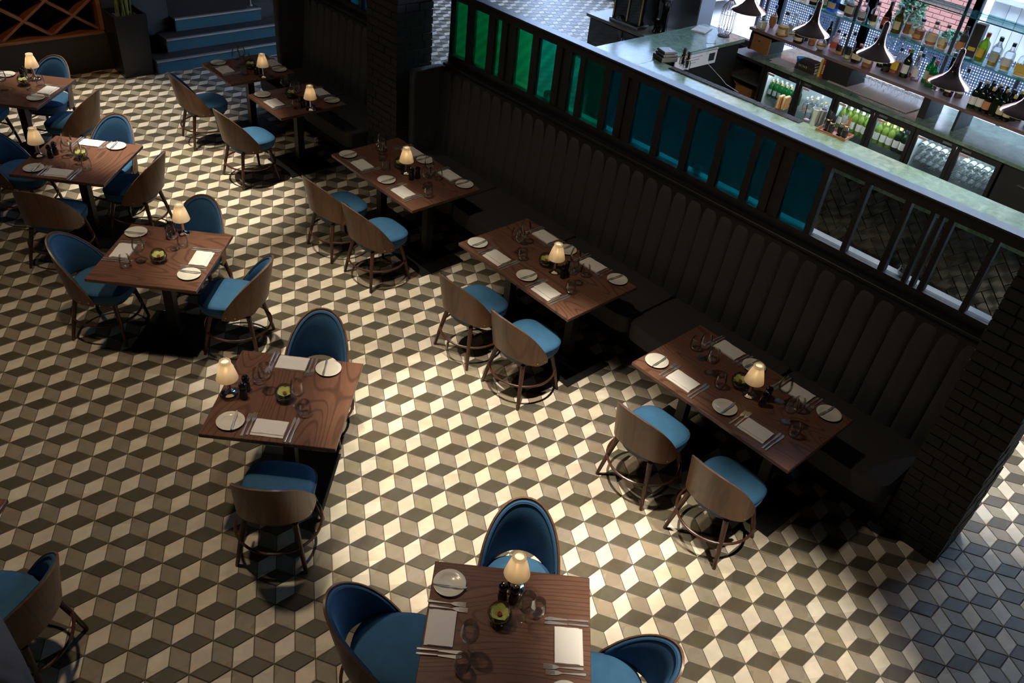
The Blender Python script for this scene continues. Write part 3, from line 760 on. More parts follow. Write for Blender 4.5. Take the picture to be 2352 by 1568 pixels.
# ------------------------------------------------------------------ tableware prototypes
def proto_plate():
    t = empty('side_plate', (0, 0, 0), 0, 'x', 'plate', 'white side plates')
    MB().lathe([(.048, 0), (.052, .003), (.058, .006), (.083, .0135), (.085, .0155), (.082, .0165), (.057, .0105), (.052, .008), (.001, .0075)], 40).build('dish', M['china'], t)
    MB().tube([(.055 * math.cos(a), .055 * math.sin(a), .0088) for a in [2 * math.pi * i / 36 for i in range(36)]], .0012, 5, closed=True).build('well_ring', M['china'], t)
    return t
def proto_knife(L=.225, name='table_knife', cat='knife', grp='table knives', bw=.021):
    t = empty(name, (0, 0, 0), 0, 'x', cat, grp)
    h = L * .47
    MB().prism([(-L / 2, -.0055), (-L / 2 + .02, -.0065), (-L / 2 + h, -.0042), (-L / 2 + h, .0042), (-L / 2 + .02, .0065), (-L / 2, .0055)], 0, .0075, .002).build('handle', M['steel'], t)
    x0 = -L / 2 + h
    MB().prism([(x0, -.0045), (x0 + .012, -.0055), (L / 2 - .03, -bw * .55), (L / 2 - .006, -bw * .2), (L / 2, bw * .35), (L / 2 - .02, bw * .45), (x0 + .012, .0045), (x0, .0042)], .0018, .0042, .0006).build('blade', M['steel'], t)
    return t
def proto_fork(L=.195):
    t = empty('table_fork', (0, 0, 0), 0, 'x', 'fork', 'table forks')
    MB().prism([(-L / 2, -.005), (-L / 2 + .006, -.008), (-L / 2 + .03, -.0065), (L / 2 - .075, -.0028), (L / 2 - .075, .0028), (-L / 2 + .03, .0065), (-L / 2 + .006, .008), (-L / 2, .005)], .001, .005, .0012).build('handle', M['steel'], t)
    m = MB(); m.prism([(L / 2 - .078, -.003), (L / 2 - .06, -.011), (L / 2 - .045, -.0122), (L / 2 - .045, .0122), (L / 2 - .06, .011), (L / 2 - .078, .003)], .003, .0055, .0007)
    for k in range(4):
        y = -.0105 + k * .007
        m.add([(L / 2 - .046, y - .0019, .003), (L / 2 - .046, y + .0019, .003), (L / 2, y + .001, .007), (L / 2, y - .001, .007), (L / 2 - .046, y - .0019, .0055), (L / 2 - .046, y + .0019, .0055), (L / 2, y + .001, .0085), (L / 2, y - .001, .0085)],
              [[3, 2, 1, 0], [4, 5, 6, 7], [0, 1, 5, 4], [1, 2, 6, 5], [2, 3, 7, 6], [3, 0, 4, 7]])
    m.build('tines', M['steel'], t)
    return t
def proto_napkin(kind):
    t = empty('folded_napkin', (0, 0, 0), 0, 'x', 'napkin', 'folded white napkins')
    # local x = towards the table centre, y = along the table edge
    def slab(name, x0, x1, y0, y1, z0, z1):
        m = MB(); nx, ny = 6, 6
        top = [[(x0 + (x1 - x0) * i / nx, y0 + (y1 - y0) * j / ny, z1 + .0012 * math.sin(i * 1.7 + j * 2.1) - (.002 if i in (0, nx) or j in (0, ny) else 0)) for j in range(ny + 1)] for i in range(nx + 1)]
        bot = [[(x, y, z0) for x, y, _ in r] for r in top]
        m.grid(top, flip=True); n0 = len(m.v); m.grid(bot)
        w = ny + 1
        per = [(0, j) for j in range(w)] + [(i, w - 1) for i in range(1, nx + 1)] + [(nx, j) for j in range(w - 2, -1, -1)] + [(i, 0) for i in range(nx - 1, 0, -1)]
        for k in range(len(per)):
            a, b_ = per[k], per[(k + 1) % len(per)]; m.f.append([a[0] * w + a[1], b_[0] * w + b_[1], n0 + b_[0] * w + b_[1], n0 + a[0] * w + a[1]]); m.m.append(0)
        return m.build(name, M['linen'], t, smooth=40)
    if kind == 0:
        slab('lower_fold', -.07, .07, -.10, .10, 0, .007); slab('upper_fold', -.052, .069, -.099, .099, .0072, .013)
    else:
        slab('lower_fold', -.078, .055, -.10, .10, 0, .006)
        u = slab('upper_fold', -.045, .07, -.098, .10, .0075, .015)
    return t
def proto_wine():
    t = empty('wine_glass', (0, 0, 0), 0, 'x', 'wine glass', 'stemmed wine glasses')
    MB().lathe([(.004, .088), (.018, .091), (.036, .104), (.045, .125), (.046, .143), (.041, .175), (.034, .208), (.0328, .2085), (.0398, .175), (.0448, .143), (.0438, .126), (.035, .106), (.018, .0935), (.001, .092)], 24, close=False).build('bowl', M['glass'], t)
    MB().lathe([(.0055, .004), (.0042, .02), (.0036, .05), (.0042, .08), (.006, .09)], 10, close=False).build('stem', M['glass'], t)
    MB().lathe([(.036, 0), (.037, .0012), (.02, .0035), (.0055, .0075)], 24).build('foot', M['glass'], t)
    return t
def proto_tumbler():
    t = empty('water_tumbler', (0, 0, 0), 0, 'x', 'glass', 'stemless water tumblers')
    MB().lathe([(.024, 0), (.036, .012), (.0425, .035), (.042, .055), (.034, .098), (.0325, .0985), (.0403, .055), (.0405, .036), (.034, .016), (.02, .010), (.001, .0095)], 24).build('cup', M['glass'], t)
    m = MB()
    for k in range(7):
        a = 2 * math.pi * k / 7; m.lathe([(.001, .002), (.007, .005), (.005, .0095), (.001, .012)], 6, (.015 * math.cos(a), .015 * math.sin(a), 0))
    m.build('thick_base', M['chrome'] if False else M['glass_g'], t)
    return t
def proto_bowl():
    t = empty('flower_bowl', (0, 0, 0), 0, 'x', 'flower bowl', 'glass bowls with green orchids')
    MB().lathe([(.03, 0), (.048, .012), (.062, .04), (.062, .058), (.05, .088), (.042, .096), (.040, .0955), (.048, .087), (.060, .058), (.060, .041), (.046, .014), (.028, .004), (.001, .004)], 28).build('glass_bowl', M['glass_g'], t)
    for k in range(5):
        a = 2 * math.pi * k / 5 + .3; rows = []
        for i in range(6):
            u = i / 5; w = .026 * math.sin(math.pi * (u * .85 + .1)); r = .006 + .046 * u; z = .030 + .050 * u - .018 * u * u
            rows.append([(r * math.cos(a) - s * w * math.sin(a), r * math.sin(a) + s * w * math.cos(a), z + .006 * abs(s)) for s in (-1, -.5, 0, .5, 1)])
        b = [[(x, y, z - .002) for x, y, z in r] for r in rows]
        m = MB().grid(rows, flip=True); m.grid(b); m.build('petal', M['petal'], t, smooth=60)
    MB().lathe([(.002, .026), (.010, .036), (.013, .05), (.008, .056), (.001, .05)], 10).build('throat', M['petal2'], t)
    m = MB()
    for k in range(6):
        a = k * 1.05; m.tube([(.01 * math.cos(a), .01 * math.sin(a), .008), (.035 * math.cos(a + .8), .035 * math.sin(a + .8), .014), (.045 * math.cos(a + 1.6), .045 * math.sin(a + 1.6), .026)], [.006, .008, .002], 6)
    m.build('foliage', M['greenleaf'], t)
    return t
def proto_mill():
    t = empty('pepper_mill', (0, 0, 0), 0, 'x', 'mill', 'black salt and pepper mills')
    MB().lathe([(.026, 0), (.027, .004), (.026, .03), (.0225, .055), (.0215, .07), (.016, .076)], 20).build('body', M['black_gloss'], t)
    MB().lathe([(.014, .076), (.0225, .083), (.0255, .096), (.0235, .108), (.015, .117), (.004, .119)], 20).build('head', M['black_gloss'], t)
    MB().lathe([(.0045, .119), (.0055, .123), (.004, .127), (.001, .128)], 10).build('finial', M['chrome'], t)
    return t
def proto_lamp():
    t = empty('table_lamp', (0, 0, 0), 0, 'x', 'lamp', 'frosted candle lamps on the tables')
    MB().lathe([(.05, 0), (.052, .003), (.049, .008), (.036, .013), (.025, .019), (.017, .030), (.0155, .034)], 32).build('base', M['chrome'], t)
    MB().lathe([(.0155, .034), (.0155, .135), (.019, .138), (.019, .146), (.010, .148)], 20).build('stem', M['chrome'], t)
    MB().lathe([(.011, .148), (.011, .172), (.001, .173)], 12).build('candle', M['wax'], t)
    MB().lathe([(.001, .175), (.007, .182), (.0085, .190), (.005, .205), (.001, .216)], 10).build('flame', M['flame'], t)
    MB().lathe([(.067, .125), (.0685, .127), (.062, .155), (.046, .215), (.035, .243), (.034, .247), (.037, .256), (.034, .263), (.027, .266), (.0235, .262), (.025, .250), (.032, .243), (.043, .215), (.059, .155), (.065, .127)], 36).build('shade', M['shade'], t)
    l = bpy.data.lights.new('candle_light', 'POINT'); l.energy = .17; l.color = (1.0, .86, .66); l.shadow_soft_size = .012
    o = bpy.data.objects.new('candle_light', l); link(o, t); o.location = (0, 0, .20)
    return t
PP, PK, PF, PBK = Proto(proto_plate()), Proto(proto_knife()), Proto(proto_fork()), Proto(proto_knife(.175, 'butter_knife', 'knife', 'butter knives on side plates', .017))
PN0, PN1 = Proto(proto_napkin(0)), Proto(proto_napkin(1))
PW, PTU, PFB, PM, PL = Proto(proto_wine()), Proto(proto_tumbler()), Proto(proto_bowl()), Proto(proto_mill()), Proto(proto_lamp())
ZT = .7502
# seat: diner direction angle (pointing to the table), napkin, plate, wine glass, tumbler  (all relative to the table centre)
SIDE = {'A': 'chair-side far place', 'B': 'chair-side near place', 'C': 'bench-side far place', 'D': 'bench-side near place', 'P': 'chair-side place', 'Q': 'bench-side place',
        'N': 'near place', 'F': 'far place', 'L': 'left place', 'R': 'right place'}
def uv(u, v): return (u * .70711 + v * .70711, -u * .70711 + v * .70711)
BOOTH = {'A': (0, (-.262, .30), (-.25, .552), (-.03, .25), (-.09, .115)), 'B': (0, (-.262, -.312), (-.25, -.050), (-.02, -.385), (-.085, -.485)),
         'C': (180, (.315, .325), (.300, .098), (.06, .385), (.11, .49)), 'D': (180, (.325, -.262), (.300, -.52), (.13, -.24), (.16, -.36))}
SETS = {
 'T4': dict(BOOTH, lamp=(.012, -.067), bowl=(.03, .035), mills=((-.006, -.185), (.068, -.170))),
 'T3': {'A': (0, (-.28, .29), (-.27, .555), (-.065, .263), (-.115, .168)), 'B': (0, (-.28, -.30), (-.262, -.05), (-.03, -.33), (-.123, -.405)), 'C': (180, (.30, .325), (.298, .06), (.07, .345), (.06, .44)), 'D': (180, (.322, -.23), (.325, -.50), (.12, -.20), (.15, -.30)),
        'lamp': (-.018, -.122), 'bowl': (-.01, -.005), 'mills': ((-.02, -.22), (.05, -.20))},
 'T2': {'A': (0, (-.275, .305), (-.272, .556), (-.05, .30), (-.135, .115)), 'B': (0, (-.265, -.345), (-.26, -.075), (-.03, -.38), (-.12, -.53)), 'C': (180, (.31, .30), (.30, .08), (.03, .42), (.06, .50)), 'D': (180, (.315, -.29), (.31, -.52), (.12, -.22), (.17, -.30)),
        'lamp': (-.013, -.043), 'bowl': (.01, .08), 'mills': ((-.045, -.17), (.02, -.178))},
 'T1': {'P': (0, (-.265, .005), (-.262, .272), (-.02, -.06), (-.128, -.198)), 'Q': (180, (.325, .05), (.305, -.212), (-.03, .20), (.10, .24)), 'lamp': (-.015, -.31), 'bowl': (-.02, .08), 'mills': ((-.05, -.21), (.03, -.205))},
 'T0': {'P': (0, (-.255, .045), (-.228, .278), (-.10, .07), (-.13, -.165)), 'Q': (180, (.315, .01), (.28, -.215), (.0, .14), (.09, .20)), 'lamp': (.02, -.325), 'bowl': (.02, -.02), 'mills': ((-.01, -.22), (.06, -.215))},
 'T6': {'L': (-45, uv(-.33, .01), uv(-.318, .272), uv(-.185, -.09), uv(-.205, -.195)), 'R': (135, uv(.30, -.012), uv(.285, -.285), uv(.08, .103), uv(.14, .155)), 'lamp': uv(.018, .29), 'bowl': uv(-.05, .097), 'mills': (uv(-.044, .222), uv(.017, .214))},
 'T5': {'N': (45, uv(-.014, -.305), uv(-.258, -.285), uv(.10, -.08), uv(.155, -.14)), 'F': (225, uv(-.045, .325), uv(.200, .305), uv(-.135, .04), uv(-.205, .115)), 'lamp': uv(-.35, -.03), 'bowl': uv(.002, -.022), 'mills': (uv(-.25, -.055), uv(-.255, .018))},
 'Tm': {'L': (-45, uv(-.30, .0), uv(-.315, .275), uv(-.115, -.115), uv(-.195, -.2)), 'R': (135, uv(.30, .012), uv(.29, -.22), uv(.055, .11), uv(.10, .165)), 'lamp': uv(.03, .355), 'bowl': uv(.01, -.08), 'mills': (uv(-.05, .315), uv(-.04, .25))},
 'Tl2': {'N': (45, uv(-.03, -.305), uv(-.262, -.275), uv(.05, -.095), uv(.155, -.165)), 'F': (225, uv(-.035, .33), uv(.205, .315), uv(-.105, .05), uv(-.175, .13)), 'lamp': uv(-.345, -.02), 'bowl': uv(.017, .02), 'mills': (uv(-.235, -.03), uv(-.225, .04))},
 'Tl1': {'L': (-45, uv(-.31, .05), uv(-.27, .30), uv(-.085, -.08), uv(-.19, -.17)), 'R': (135, uv(.31, .025), uv(.295, -.195), uv(.135, .05), uv(.175, .14)), 'lamp': uv(.03, .30), 'bowl': uv(.02, .105), 'mills': (uv(-.065, .285), uv(-.055, .225))},
}
rnd = random.Random(5)
for tk, st in SETS.items():
    cx, cy = TB[tk]; tn = TN[tk]
    for sk, val in st.items():
        if sk == 'lamp': PL.place((cx + val[0], cy + val[1], ZT), rnd.uniform(0, 6), 'lit frosted candle lamp with chrome stem on the ' + tn)
        elif sk == 'bowl': PFB.place((cx + val[0], cy + val[1], ZT), rnd.uniform(0, 6), 'round glass bowl with a green orchid on the ' + tn)
        elif sk == 'mills':
            for q, (mx, my) in enumerate(val): PM.place((cx + mx, cy + my, ZT), 0, ('glossy black mill closest to the lamp on the ' if q else 'glossy black mill of the pair farther from the lamp on the ') + tn)
        else:
            a, n, p, w, tu = val; a = R(a); d = (math.cos(a), math.sin(a)); l = (-d[1], d[0]); sd = SIDE[sk]
            j = rnd.uniform(-.04, .04)
            (PN1 if tk in ('T3', 'T1', 'T0') and sk in 'ABP' else PN0).place((cx + n[0], cy + n[1], ZT), a + j, 'folded white napkin at the %s of the %s' % (sd, tn))
            PP.place((cx + p[0], cy + p[1], ZT), 0, 'white side plate at the %s of the %s' % (sd, tn))
            # butter knife laid across the right part of the plate
            side = .022
            PBK.place((cx + p[0] - l[0] * side + d[0] * .006, cy + p[1] - l[1] * side + d[1] * .006, ZT + .0165), a + rnd.uniform(-.12, .12), 'butter knife across the plate at the %s of the %s' % (sd, tn))
            for q, off in enumerate((.118, .147)):
                PF.place((cx + n[0] + l[0] * off + d[0] * .012 * (1 if q else 2), cy + n[1] + l[1] * off + d[1] * .012 * (1 if q else 2), ZT), a + j + rnd.uniform(-.04, .04), '%s fork at the %s of the %s' % (('inner', 'outer')[q], sd, tn))
            for q, off in enumerate((.121, .146)):
                PK.place((cx + n[0] - l[0] * off + d[0] * .012, cy + n[1] - l[1] * off + d[1] * .012, ZT), a + j + rnd.uniform(-.03, .03), '%s table knife at the %s of the %s' % (('inner', 'outer')[q], sd, tn))
            PW.place((cx + w[0], cy + w[1], ZT), rnd.uniform(0, 6), 'empty stemmed wine glass at the %s of the %s' % (sd, tn))
            PTU.place((cx + tu[0], cy + tu[1], ZT), rnd.uniform(0, 6), 'empty water tumbler at the %s of the %s' % (sd, tn))

# grey upholstered partition end close to the camera
gp = empty('partition_post', (-3.05, -1.75, 0), 0, 'dark grey draped post at the bottom left corner of the picture', 'post')
m = MB(); rows = []
for z in (0, .03, 1.50, 1.62, 1.68):
    r = []
    for i in range(48):
        t_ = 2 * math.pi * i / 48; c, s = math.cos(t_), math.sin(t_); q = 1 - .02 * math.sin(t_ * 9) - (.25 if z > 1.65 else 0)
        r.append((.255 * q * math.copysign(abs(c) ** .35, c), .25 * q * math.copysign(abs(s) ** .35, s), z))
    rows.append(r)
m.grid(rows, closed=True); m.f.append([4 * 48 + i for i in range(48)]); m.m.append(0)
m.build('drape', pm('dark_grey_drape', (0.035, 0.035, 0.034), .85, noise=(12, .3)), gp)
MB().box((0, 0, .012), (.54, .53, .024), 0, .004).build('base', M['black_steel'], gp)
#BAR#
# ------------------------------------------------------------------ window wall and the street outside
WX = 10.2
shell('wall_right', WX, WX + .2, FY0, FY1, 6.2, 6.4, 'wall_dark')
shell('wall_right_base', WX, WX + .2, FY0, FY1, -.1, .06, 'wall_grey')
wy = [FY0 + .1, -4.6, -2.9, -1.2, .5, 2.0, 3.5, 5.2, 6.9, FY1 - .1]
for k in range(len(wy) - 1):
    a, b_ = wy[k], wy[k + 1]
    wr = struct(empty('window_%d' % (k + 1), (WX + .1, (a + b_) / 2, .06))); h = (b_ - a) / 2; wr['label'] = 'tall anthracite framed street window behind the bar'
    for sy in (-1, 1): MB().bb(-.06, .06, sy * h - .05, sy * h + .05, 0, 6.14, .006).build('jamb', M['win_frame'], wr)
    for z0, z1 in ((0, .09), (2.55, 2.62), (4.35, 4.42), (6.04, 6.14)): MB().bb(-.05, .05, -h + .05, h - .05, z0, z1, .004).build('rail', M['win_frame'], wr)
    for z0, z1 in ((.09, 2.55), (2.62, 4.35), (4.42, 6.04)): MB().bb(-.006, .006, -h + .05, h - .05, z0, z1).build('pane', M['win_glass'], wr, smooth=0)
struct(MB().bb(WX + .2, 30, -14, 26, -.2, -.04).build('pavement', M['pave'], smooth=0))
# brick house across the street
bx = 13.2
hs = empty('brick_house', (bx, 3.0, -.04), 0, 'pink brick house front across the street, seen between the bottles', 'building')
MB().bb(.02, .5, -1.55, 3.4, 0, 4.4).build('wall_core', M['ext_mortar'], hs, smooth=0)
MB().bb(-.01, .5, 3.4, 13.0, 0, 9.0).build('sky_block_wing', M['ext_pale'], hs, smooth=0); MB().bb(-.01, .5, -1.55, 3.4, 4.4, 9.0).build('sky_block_wall', M['ext_pale'], hs, smooth=0)  # unseen wing and upper wall added to keep sky out of counter reflections
bm1 = MB().box((0, 0, 0), (.05, .205, .065), 0, .003).mesh('brick', M['ext_brick'], 0)
up = MB(); nb = 0
for r in range(56):
    y = -1.55 + (.108 if r % 2 else 0)
    while y < 3.2:
        if .05 < .078 * r < 1.75 and -1.3 < y < 1.6 and nb < 290: mobj('brick', bm1, hs, (.018, y + .105, .078 * r + .04)); nb += 1
        else: up.box((.018, y + .105, .078 * r + .04), (.05, .205, .065))
        y += .216
u_ = up.build('more_brickwork', M['ext_brick'], hs, smooth=0); u_['kind'] = 'stuff'
MB().bb(-.04, .06, -1.55, 3.4, .0, .30).build('plinth', M['ext_white'], hs, smooth=0)
ch_ = empty('clad_house', (12.7, -1.3, -.04), 0, 'house front with pale vertical cladding boards across the street', 'building')
MB().bb(.03, .6, -4.5, 2.45, 0, 9.0).build('wall_core', M['ext_white'], ch_, smooth=0); MB().bb(.03, .6, -14, -4.5, 0, 8.0).build('sky_block_wing', M['ext_pale'], ch_, smooth=0)  # unseen wing and extra height added to block sky from the bar's reflections
bdm = MB().box((0, 0, 2.2), (.04, .17, 4.4), 0, .004).mesh('board', M['ext_white'], 0)
for k in range(38): mobj('board', bdm, ch_, (.015 + .012 * (k % 2), -4.4 + .18 * k, 0))
MB().bb(-.05, .02, -4.5, 2.45, 1.34, 1.42).build('rail', M['ext_white'], ch_, smooth=0)
# mesh fence, shrubs and a white car on the street
fn = empty('mesh_fence', (11.0, 2.8, -.04), 0, 'low blue-grey mesh fence outside the window', 'fence')
for y in (-4.5, -3.0, -1.5, 0, 1.5): MB().bb(-.025, .025, y - .025, y + .025, 0, 1.02).build('post', M['win_frame'], fn, smooth=0)
for k in range(4):
    m = MB()
    for q in range(38): m.bb(-.003, .003, -4.48 + 1.5 * k + q * .0395, -4.48 + 1.5 * k + q * .0395 + .02, .1, .98)
    for q in range(22): m.bb(-.004, .004, -4.48 + 1.5 * k, -3.02 + 1.5 * k, .1 + q * .04, .118 + q * .04)
    m.build('mesh_panel', M['ext_mesh'], fn, smooth=0)
def shrub(loc, hgt, rad, shape, label):
    t = empty('topiary_shrub', loc, 0, label, 'shrub', 'clipped shrubs on the street')
    MB().lathe([(.16, 0), (.2, .3), (.18, .3), (.17, .26)], 16).build('pot', M['grey_plastic'], t)
    MB().tube([(0, 0, .25), (0, 0, .5 + hgt * .3)], .03, 7).build('trunk', M['bark'], t)
    m = MB(); rr = random.Random(hash(label) % 999)
    for k in range(2600):
        u = rr.random(); a = rr.uniform(0, 6.283)
        r = rad * ((1 - u) ** .8 if shape else math.sqrt(max(0.02, 1 - (2 * u - 1) ** 2))) * rr.uniform(.75, 1.05)
        z = .42 + hgt * u; x, y = r * math.cos(a), r * math.sin(a); l = rr.uniform(.05, .09); b_ = rr.uniform(0, 6.28); e = rr.uniform(-.6, .9)
        dx, dy, dz = math.cos(b_) * l, math.sin(b_) * l, l * e
        m.add([(x, y, z), (x + dx * .5 - dy * .4, y + dy * .5 + dx * .4, z + dz * .5 + .01), (x + dx, y + dy, z + dz), (x + dx * .5 + dy * .4, y + dy * .5 - dx * .4, z + dz * .5 + .01)], [[0, 1, 2, 3]])
    o = m.build('foliage', M['shrub'], t, smooth=0); o['kind'] = 'stuff'
shrub((11.9, 2.05, -.04), 1.5, .30, 1, 'tall cone-clipped green shrub in front of the brick house')
shrub((11.5, 1.05, -.04), .55, .33, 0, 'round clipped green shrub below the cone-shaped one')
shrub((11.5, 3.25, -.04), .9, .3, 0, 'green shrub at the far end of the mesh fence')
shrub((11.6, -.75, -.04), .6, .3, 0, 'green shrub in front of the pale cladding')
cr = empty('parked_car', (11.9, 7.6, -.04), 1.5, 'white parked car outside the far window', 'car')
m = MB(); P_ = [(-2.0, .25), (-1.95, .72), (-1.2, .86), (-.6, 1.38), (.9, 1.40), (1.6, .92), (2.0, .85), (2.05, .3)]
rows = [[(x, y * (1 if z < .9 else .82), z) for x, z in P_] for y in (-.84, -.78, .78, .84)]
rows[0] = [(x * .98, y, max(.3, z * .97)) for x, y, z in rows[0]]; rows[3] = [(x * .98, y, max(.3, z * .97)) for x, y, z in rows[3]]
m.grid(rows, flip=True)
for r_ in (0, 3): m.f.append([r_ * 8 + i for i in (range(8) if r_ else range(7, -1, -1))]); m.m.append(0)
m.build('body', M['car'], cr, smooth=30)
for x in (-1.3, 1.3):
    for y in (-.8, .8):
        o = MB().lathe([(.14, -.1), (.32, -.09), (.33, -.05), (.33, .05), (.32, .09), (.14, .1)], 20).build('wheel', M['rubber'], cr, (x, y, .33)); o.rotation_euler = (R(90), 0, 0)
for y in (-.7, .7): MB().add([(-1.0, y * 1.0, .92), (1.35, y * 1.0, .95), (.8, y * .97, 1.34), (-.52, y * .97, 1.32)], [[0, 1, 2, 3]]).build('side_window', M['black_gloss'], cr, smooth=0)
# notice on the far window
nt_ = empty('notice', (WX + .02, 5.55, .95), 0, 'printed notice sheet pinned to the far window', 'notice')
MB().bb(-.004, 0, -.21, .21, 0, .62).build('sheet', M['paper'], nt_, smooth=0)
for k in range(7): MB().bb(-.006, -.004, -.13 + .02 * (k % 2), .13 - .03 * (k % 3), .12 + .06 * k, .128 + .06 * k).build('text_line', pm('grey_print', (.35, .38, .48), .7) if k == 0 else bpy.data.materials['grey_print'], nt_, smooth=0)
for y in (-.19, .19):
    for z in (.03, .59): MB().bb(-.012, -.004, y - .01, y + .01, z - .01, z + .01).build('pin', M['win_frame'], nt_, smooth=0)

# ------------------------------------------------------------------ front bar
bc = empty('bar_cabinet', (5.2, -1.1, 0), 0, 'bar front clad in dark herringbone tiles behind the screen', 'bar counter')
MB().bb(-.24, .25, -4.0, 3.85, 0, 1.05).build('carcass', M['tile_grout'], bc, smooth=0)
MB().bb(-.262, -.24, -4.0, 3.85, 0, .09).build('kick_plate', M['steel_b'], bc, smooth=0)
tw = .1; tm_ = MB().box((0, 0, 0), (.016, tw * 2 - .006, tw - .006), 0, .002).mesh('wall_tile', M['tile_navy'], 0)
tm2_ = MB().box((0, 0, 0), (.016, tw - .006, tw * 2 - .006), 0, .002).mesh('wall_tile', M['tile_navy'], 0)
far = MB(); cand = []
for gx in range(-70, 70):
    for gy in range(-70, 70):
        r_ = (gx - gy) % 4
        if r_ == 0: c_ = ((gx + 1) * tw, (gy + .5) * tw, 0)
        elif r_ == 3: c_ = ((gx + .5) * tw, (gy + 1) * tw, 1)
        else: continue
        y, z = rotz((c_[0], c_[1]), D45); z += .5
        if -3.92 < y < 3.78 and .15 < z < .98: cand.append((y, z, c_[2]))
cand.sort()
for k, (y, z, v) in enumerate(cand):
    if k < 285:
        o = mobj('wall_tile', tm2_ if v else tm_, bc, (-.246 + random.uniform(-.0015, .0015), y, z)); o.rotation_euler = (D45 + random.uniform(-.006, .006), 0, random.uniform(-.006, .006))
    else:
        b0_ = len(far.v); src = (MB().box((0, 0, 0), (.016, (tw if v else 2 * tw) - .006, (2 * tw if v else tw) - .006)))
        ca, sa = math.cos(D45), math.sin(D45)
        far.add([(x - .246, y + yy * ca - zz * sa, z + yy * sa + zz * ca) for x, yy, zz in src.v], src.f)
o = far.build('far_tiles', M['tile_navy'], bc, smooth=0); o['kind'] = 'stuff'
rc = empty('return_cabinet', (6.45, 2.55, 0), 0, 'dark cabinet under the return of the bar', 'bar counter')
MB().bb(-.98, .9, -.28, .28, 0, 1.05).build('carcass', M['paint_black'], rc, smooth=0)
for x in (-.55, 0, .55): MB().bb(x - .26, x + .26, .28, .295, .08, 1.0, .004).build('panel', M['paint_black'], rc)
wt = empty('marble_worktop', (5.2, 0, 1.05), 0, 'polished green marble worktop running round the bar', 'worktop')
MB().bb(-.45, .30, -5.1, 2.2, 0, .05, .004).build('slab', M['marble'], wt)
MB().bb(-.45, 2.15, 2.203, 2.9, 0, .05, .004).build('slab', M['marble'], wt)
# rubber drip mats along the inner edge
dm = empty('drip_mat', (0, 0, 0), 0, 'x', 'bar mat', 'black drip mats on the bar')
MB().bb(-.05, .05, -.30, .30, 0, .012, .003).build('tray', M['rubber'], dm)
m = MB()
for k in range(28): m.bb(-.042, .042, -.29 + k * .021, -.282 + k * .021, .012, .016)
m.build('ribs', M['rubber'], dm, smooth=0)
PDM = Proto(dm)
for y, l in ((1.62, 'farthest black drip mat, beside the straw jars'), (1.01, 'middle black drip mat on the marble edge'), (.40, 'drip mat under the shakers')): PDM.place((5.44, y, 1.1002), 0, l)

# ------------------------------------------------------------------ back bar (its own slightly turned axes)
BA = -math.atan(.06)
BD = Vector((.06, 1, 0)).normalized(); BN = Vector((1, -.06, 0)).normalized()
def bp(s, o, z=0.0): p = Vector((7.28, 0, 0)) + BD * s + BN * o; return (p.x, p.y, z)
bt = empty('back_worktop', bp(0, 0, .86), BA, 'green marble worktop of the back bar below the bottle shelf', 'worktop')
MB().bb(0, .95, -3.6, 2.05, 0, .04, .003).build('slab', M['marble'], bt)
UN = [(1.83, .71, 'first'), (.70, -.40, 'second'), (-.41, -1.46, 'third')]
for n, (s1, s0, od) in enumerate(UN):
    u = empty('bottle_fridge', bp((s0 + s1) / 2, .04, 0), BA, '%s black two-door glass-front fridge under the back bar' % od, 'fridge', 'under-counter bottle fridges')
    h = (s1 - s0) / 2
    MB().bb(.0, .56, -h, h, 0, .08).build('kick', M['rubber'], u, smooth=0)
    m = MB(); m.bb(.54, .56, -h, h, .08, .85); m.bb(0.04, .54, -h, -h + .03, .08, .85); m.bb(.04, .54, h - .03, h, .08, .85); m.bb(.04, .54, -h + .03, h - .03, .08, .11); m.bb(.04, .54, -h + .03, h - .03, .80, .85)
    m.build('case', M['paint_black'], u, smooth=0)
    m = MB(); m.bb(.525, .54, -h + .03, h - .03, .11, .80); m.bb(.05, .525, -h + .03, -h + .036, .11, .80); m.bb(.05, .525, h - .036, h - .03, .11, .80)
    m.build('liner', M['fridge_in'], u, smooth=0)
    MB().bb(.06, .085, -h + .06, h - .06, .775, .795).build('light_strip', M['glow'], u, smooth=0)
    m = MB()
    for q in range(int((2 * h - .08) / .03)): m.bb(.07, .52, -h + .04 + q * .03, -h + .045 + q * .03, .425, .43)
    m.build('wire_shelf', M['steel_b'], u, smooth=0)
    for sy in (-1, 1):
        a, b_ = (-h, -.004) if sy < 0 else (.004, h)
        d_ = empty('door', (0.0, 0, 0), 0, parent=u)
        m = MB(); m.bb(0, .035, a, a + .045, .09, .85); m.bb(0, .035, b_ - .045, b_, .09, .85); m.bb(0, .035, a + .045, b_ - .045, .09, .14); m.bb(0, .035, a + .045, b_ - .045, .775, .85)
        m.build('door_frame', M['paint_black'], d_, smooth=0)
        MB().bb(.014, .018, a + .045, b_ - .045, .14, .775).build('pane', M['win_glass'], d_, smooth=0)
        MB().bb(-.004, 0, (b_ - .17 if sy < 0 else a + .06), (b_ - .06 if sy < 0 else a + .17), .80, .825).build('badge', M['steel_b'], d_, smooth=0)
        MB().bb(-.002, .001, b_ - .16, b_ - .05, .742, .768).build('sticker', pm('red_sticker', (.6, .35, .33), .5) if 'red_sticker' not in bpy.data.materials else bpy.data.materials['red_sticker'], d_, smooth=0)
fr = empty('bar_cupboard', bp(-2.05, .04, 0), BA, 'black cabinet with a steel handle right of the fridges', 'cabinet')
MB().bb(0, .56, -.56, .56, .08, .85).build('body', M['paint_black'], fr, smooth=0)
MB().bb(.02, .54, -.55, .55, 0, .08).build('kick', M['rubber'], fr, smooth=0)
MB().tube([(-.005, .05, .70), (-.035, .05, .70), (-.035, .33, .70), (-.005, .33, .70)], .011, 8).build('handle', M['chrome'], fr)
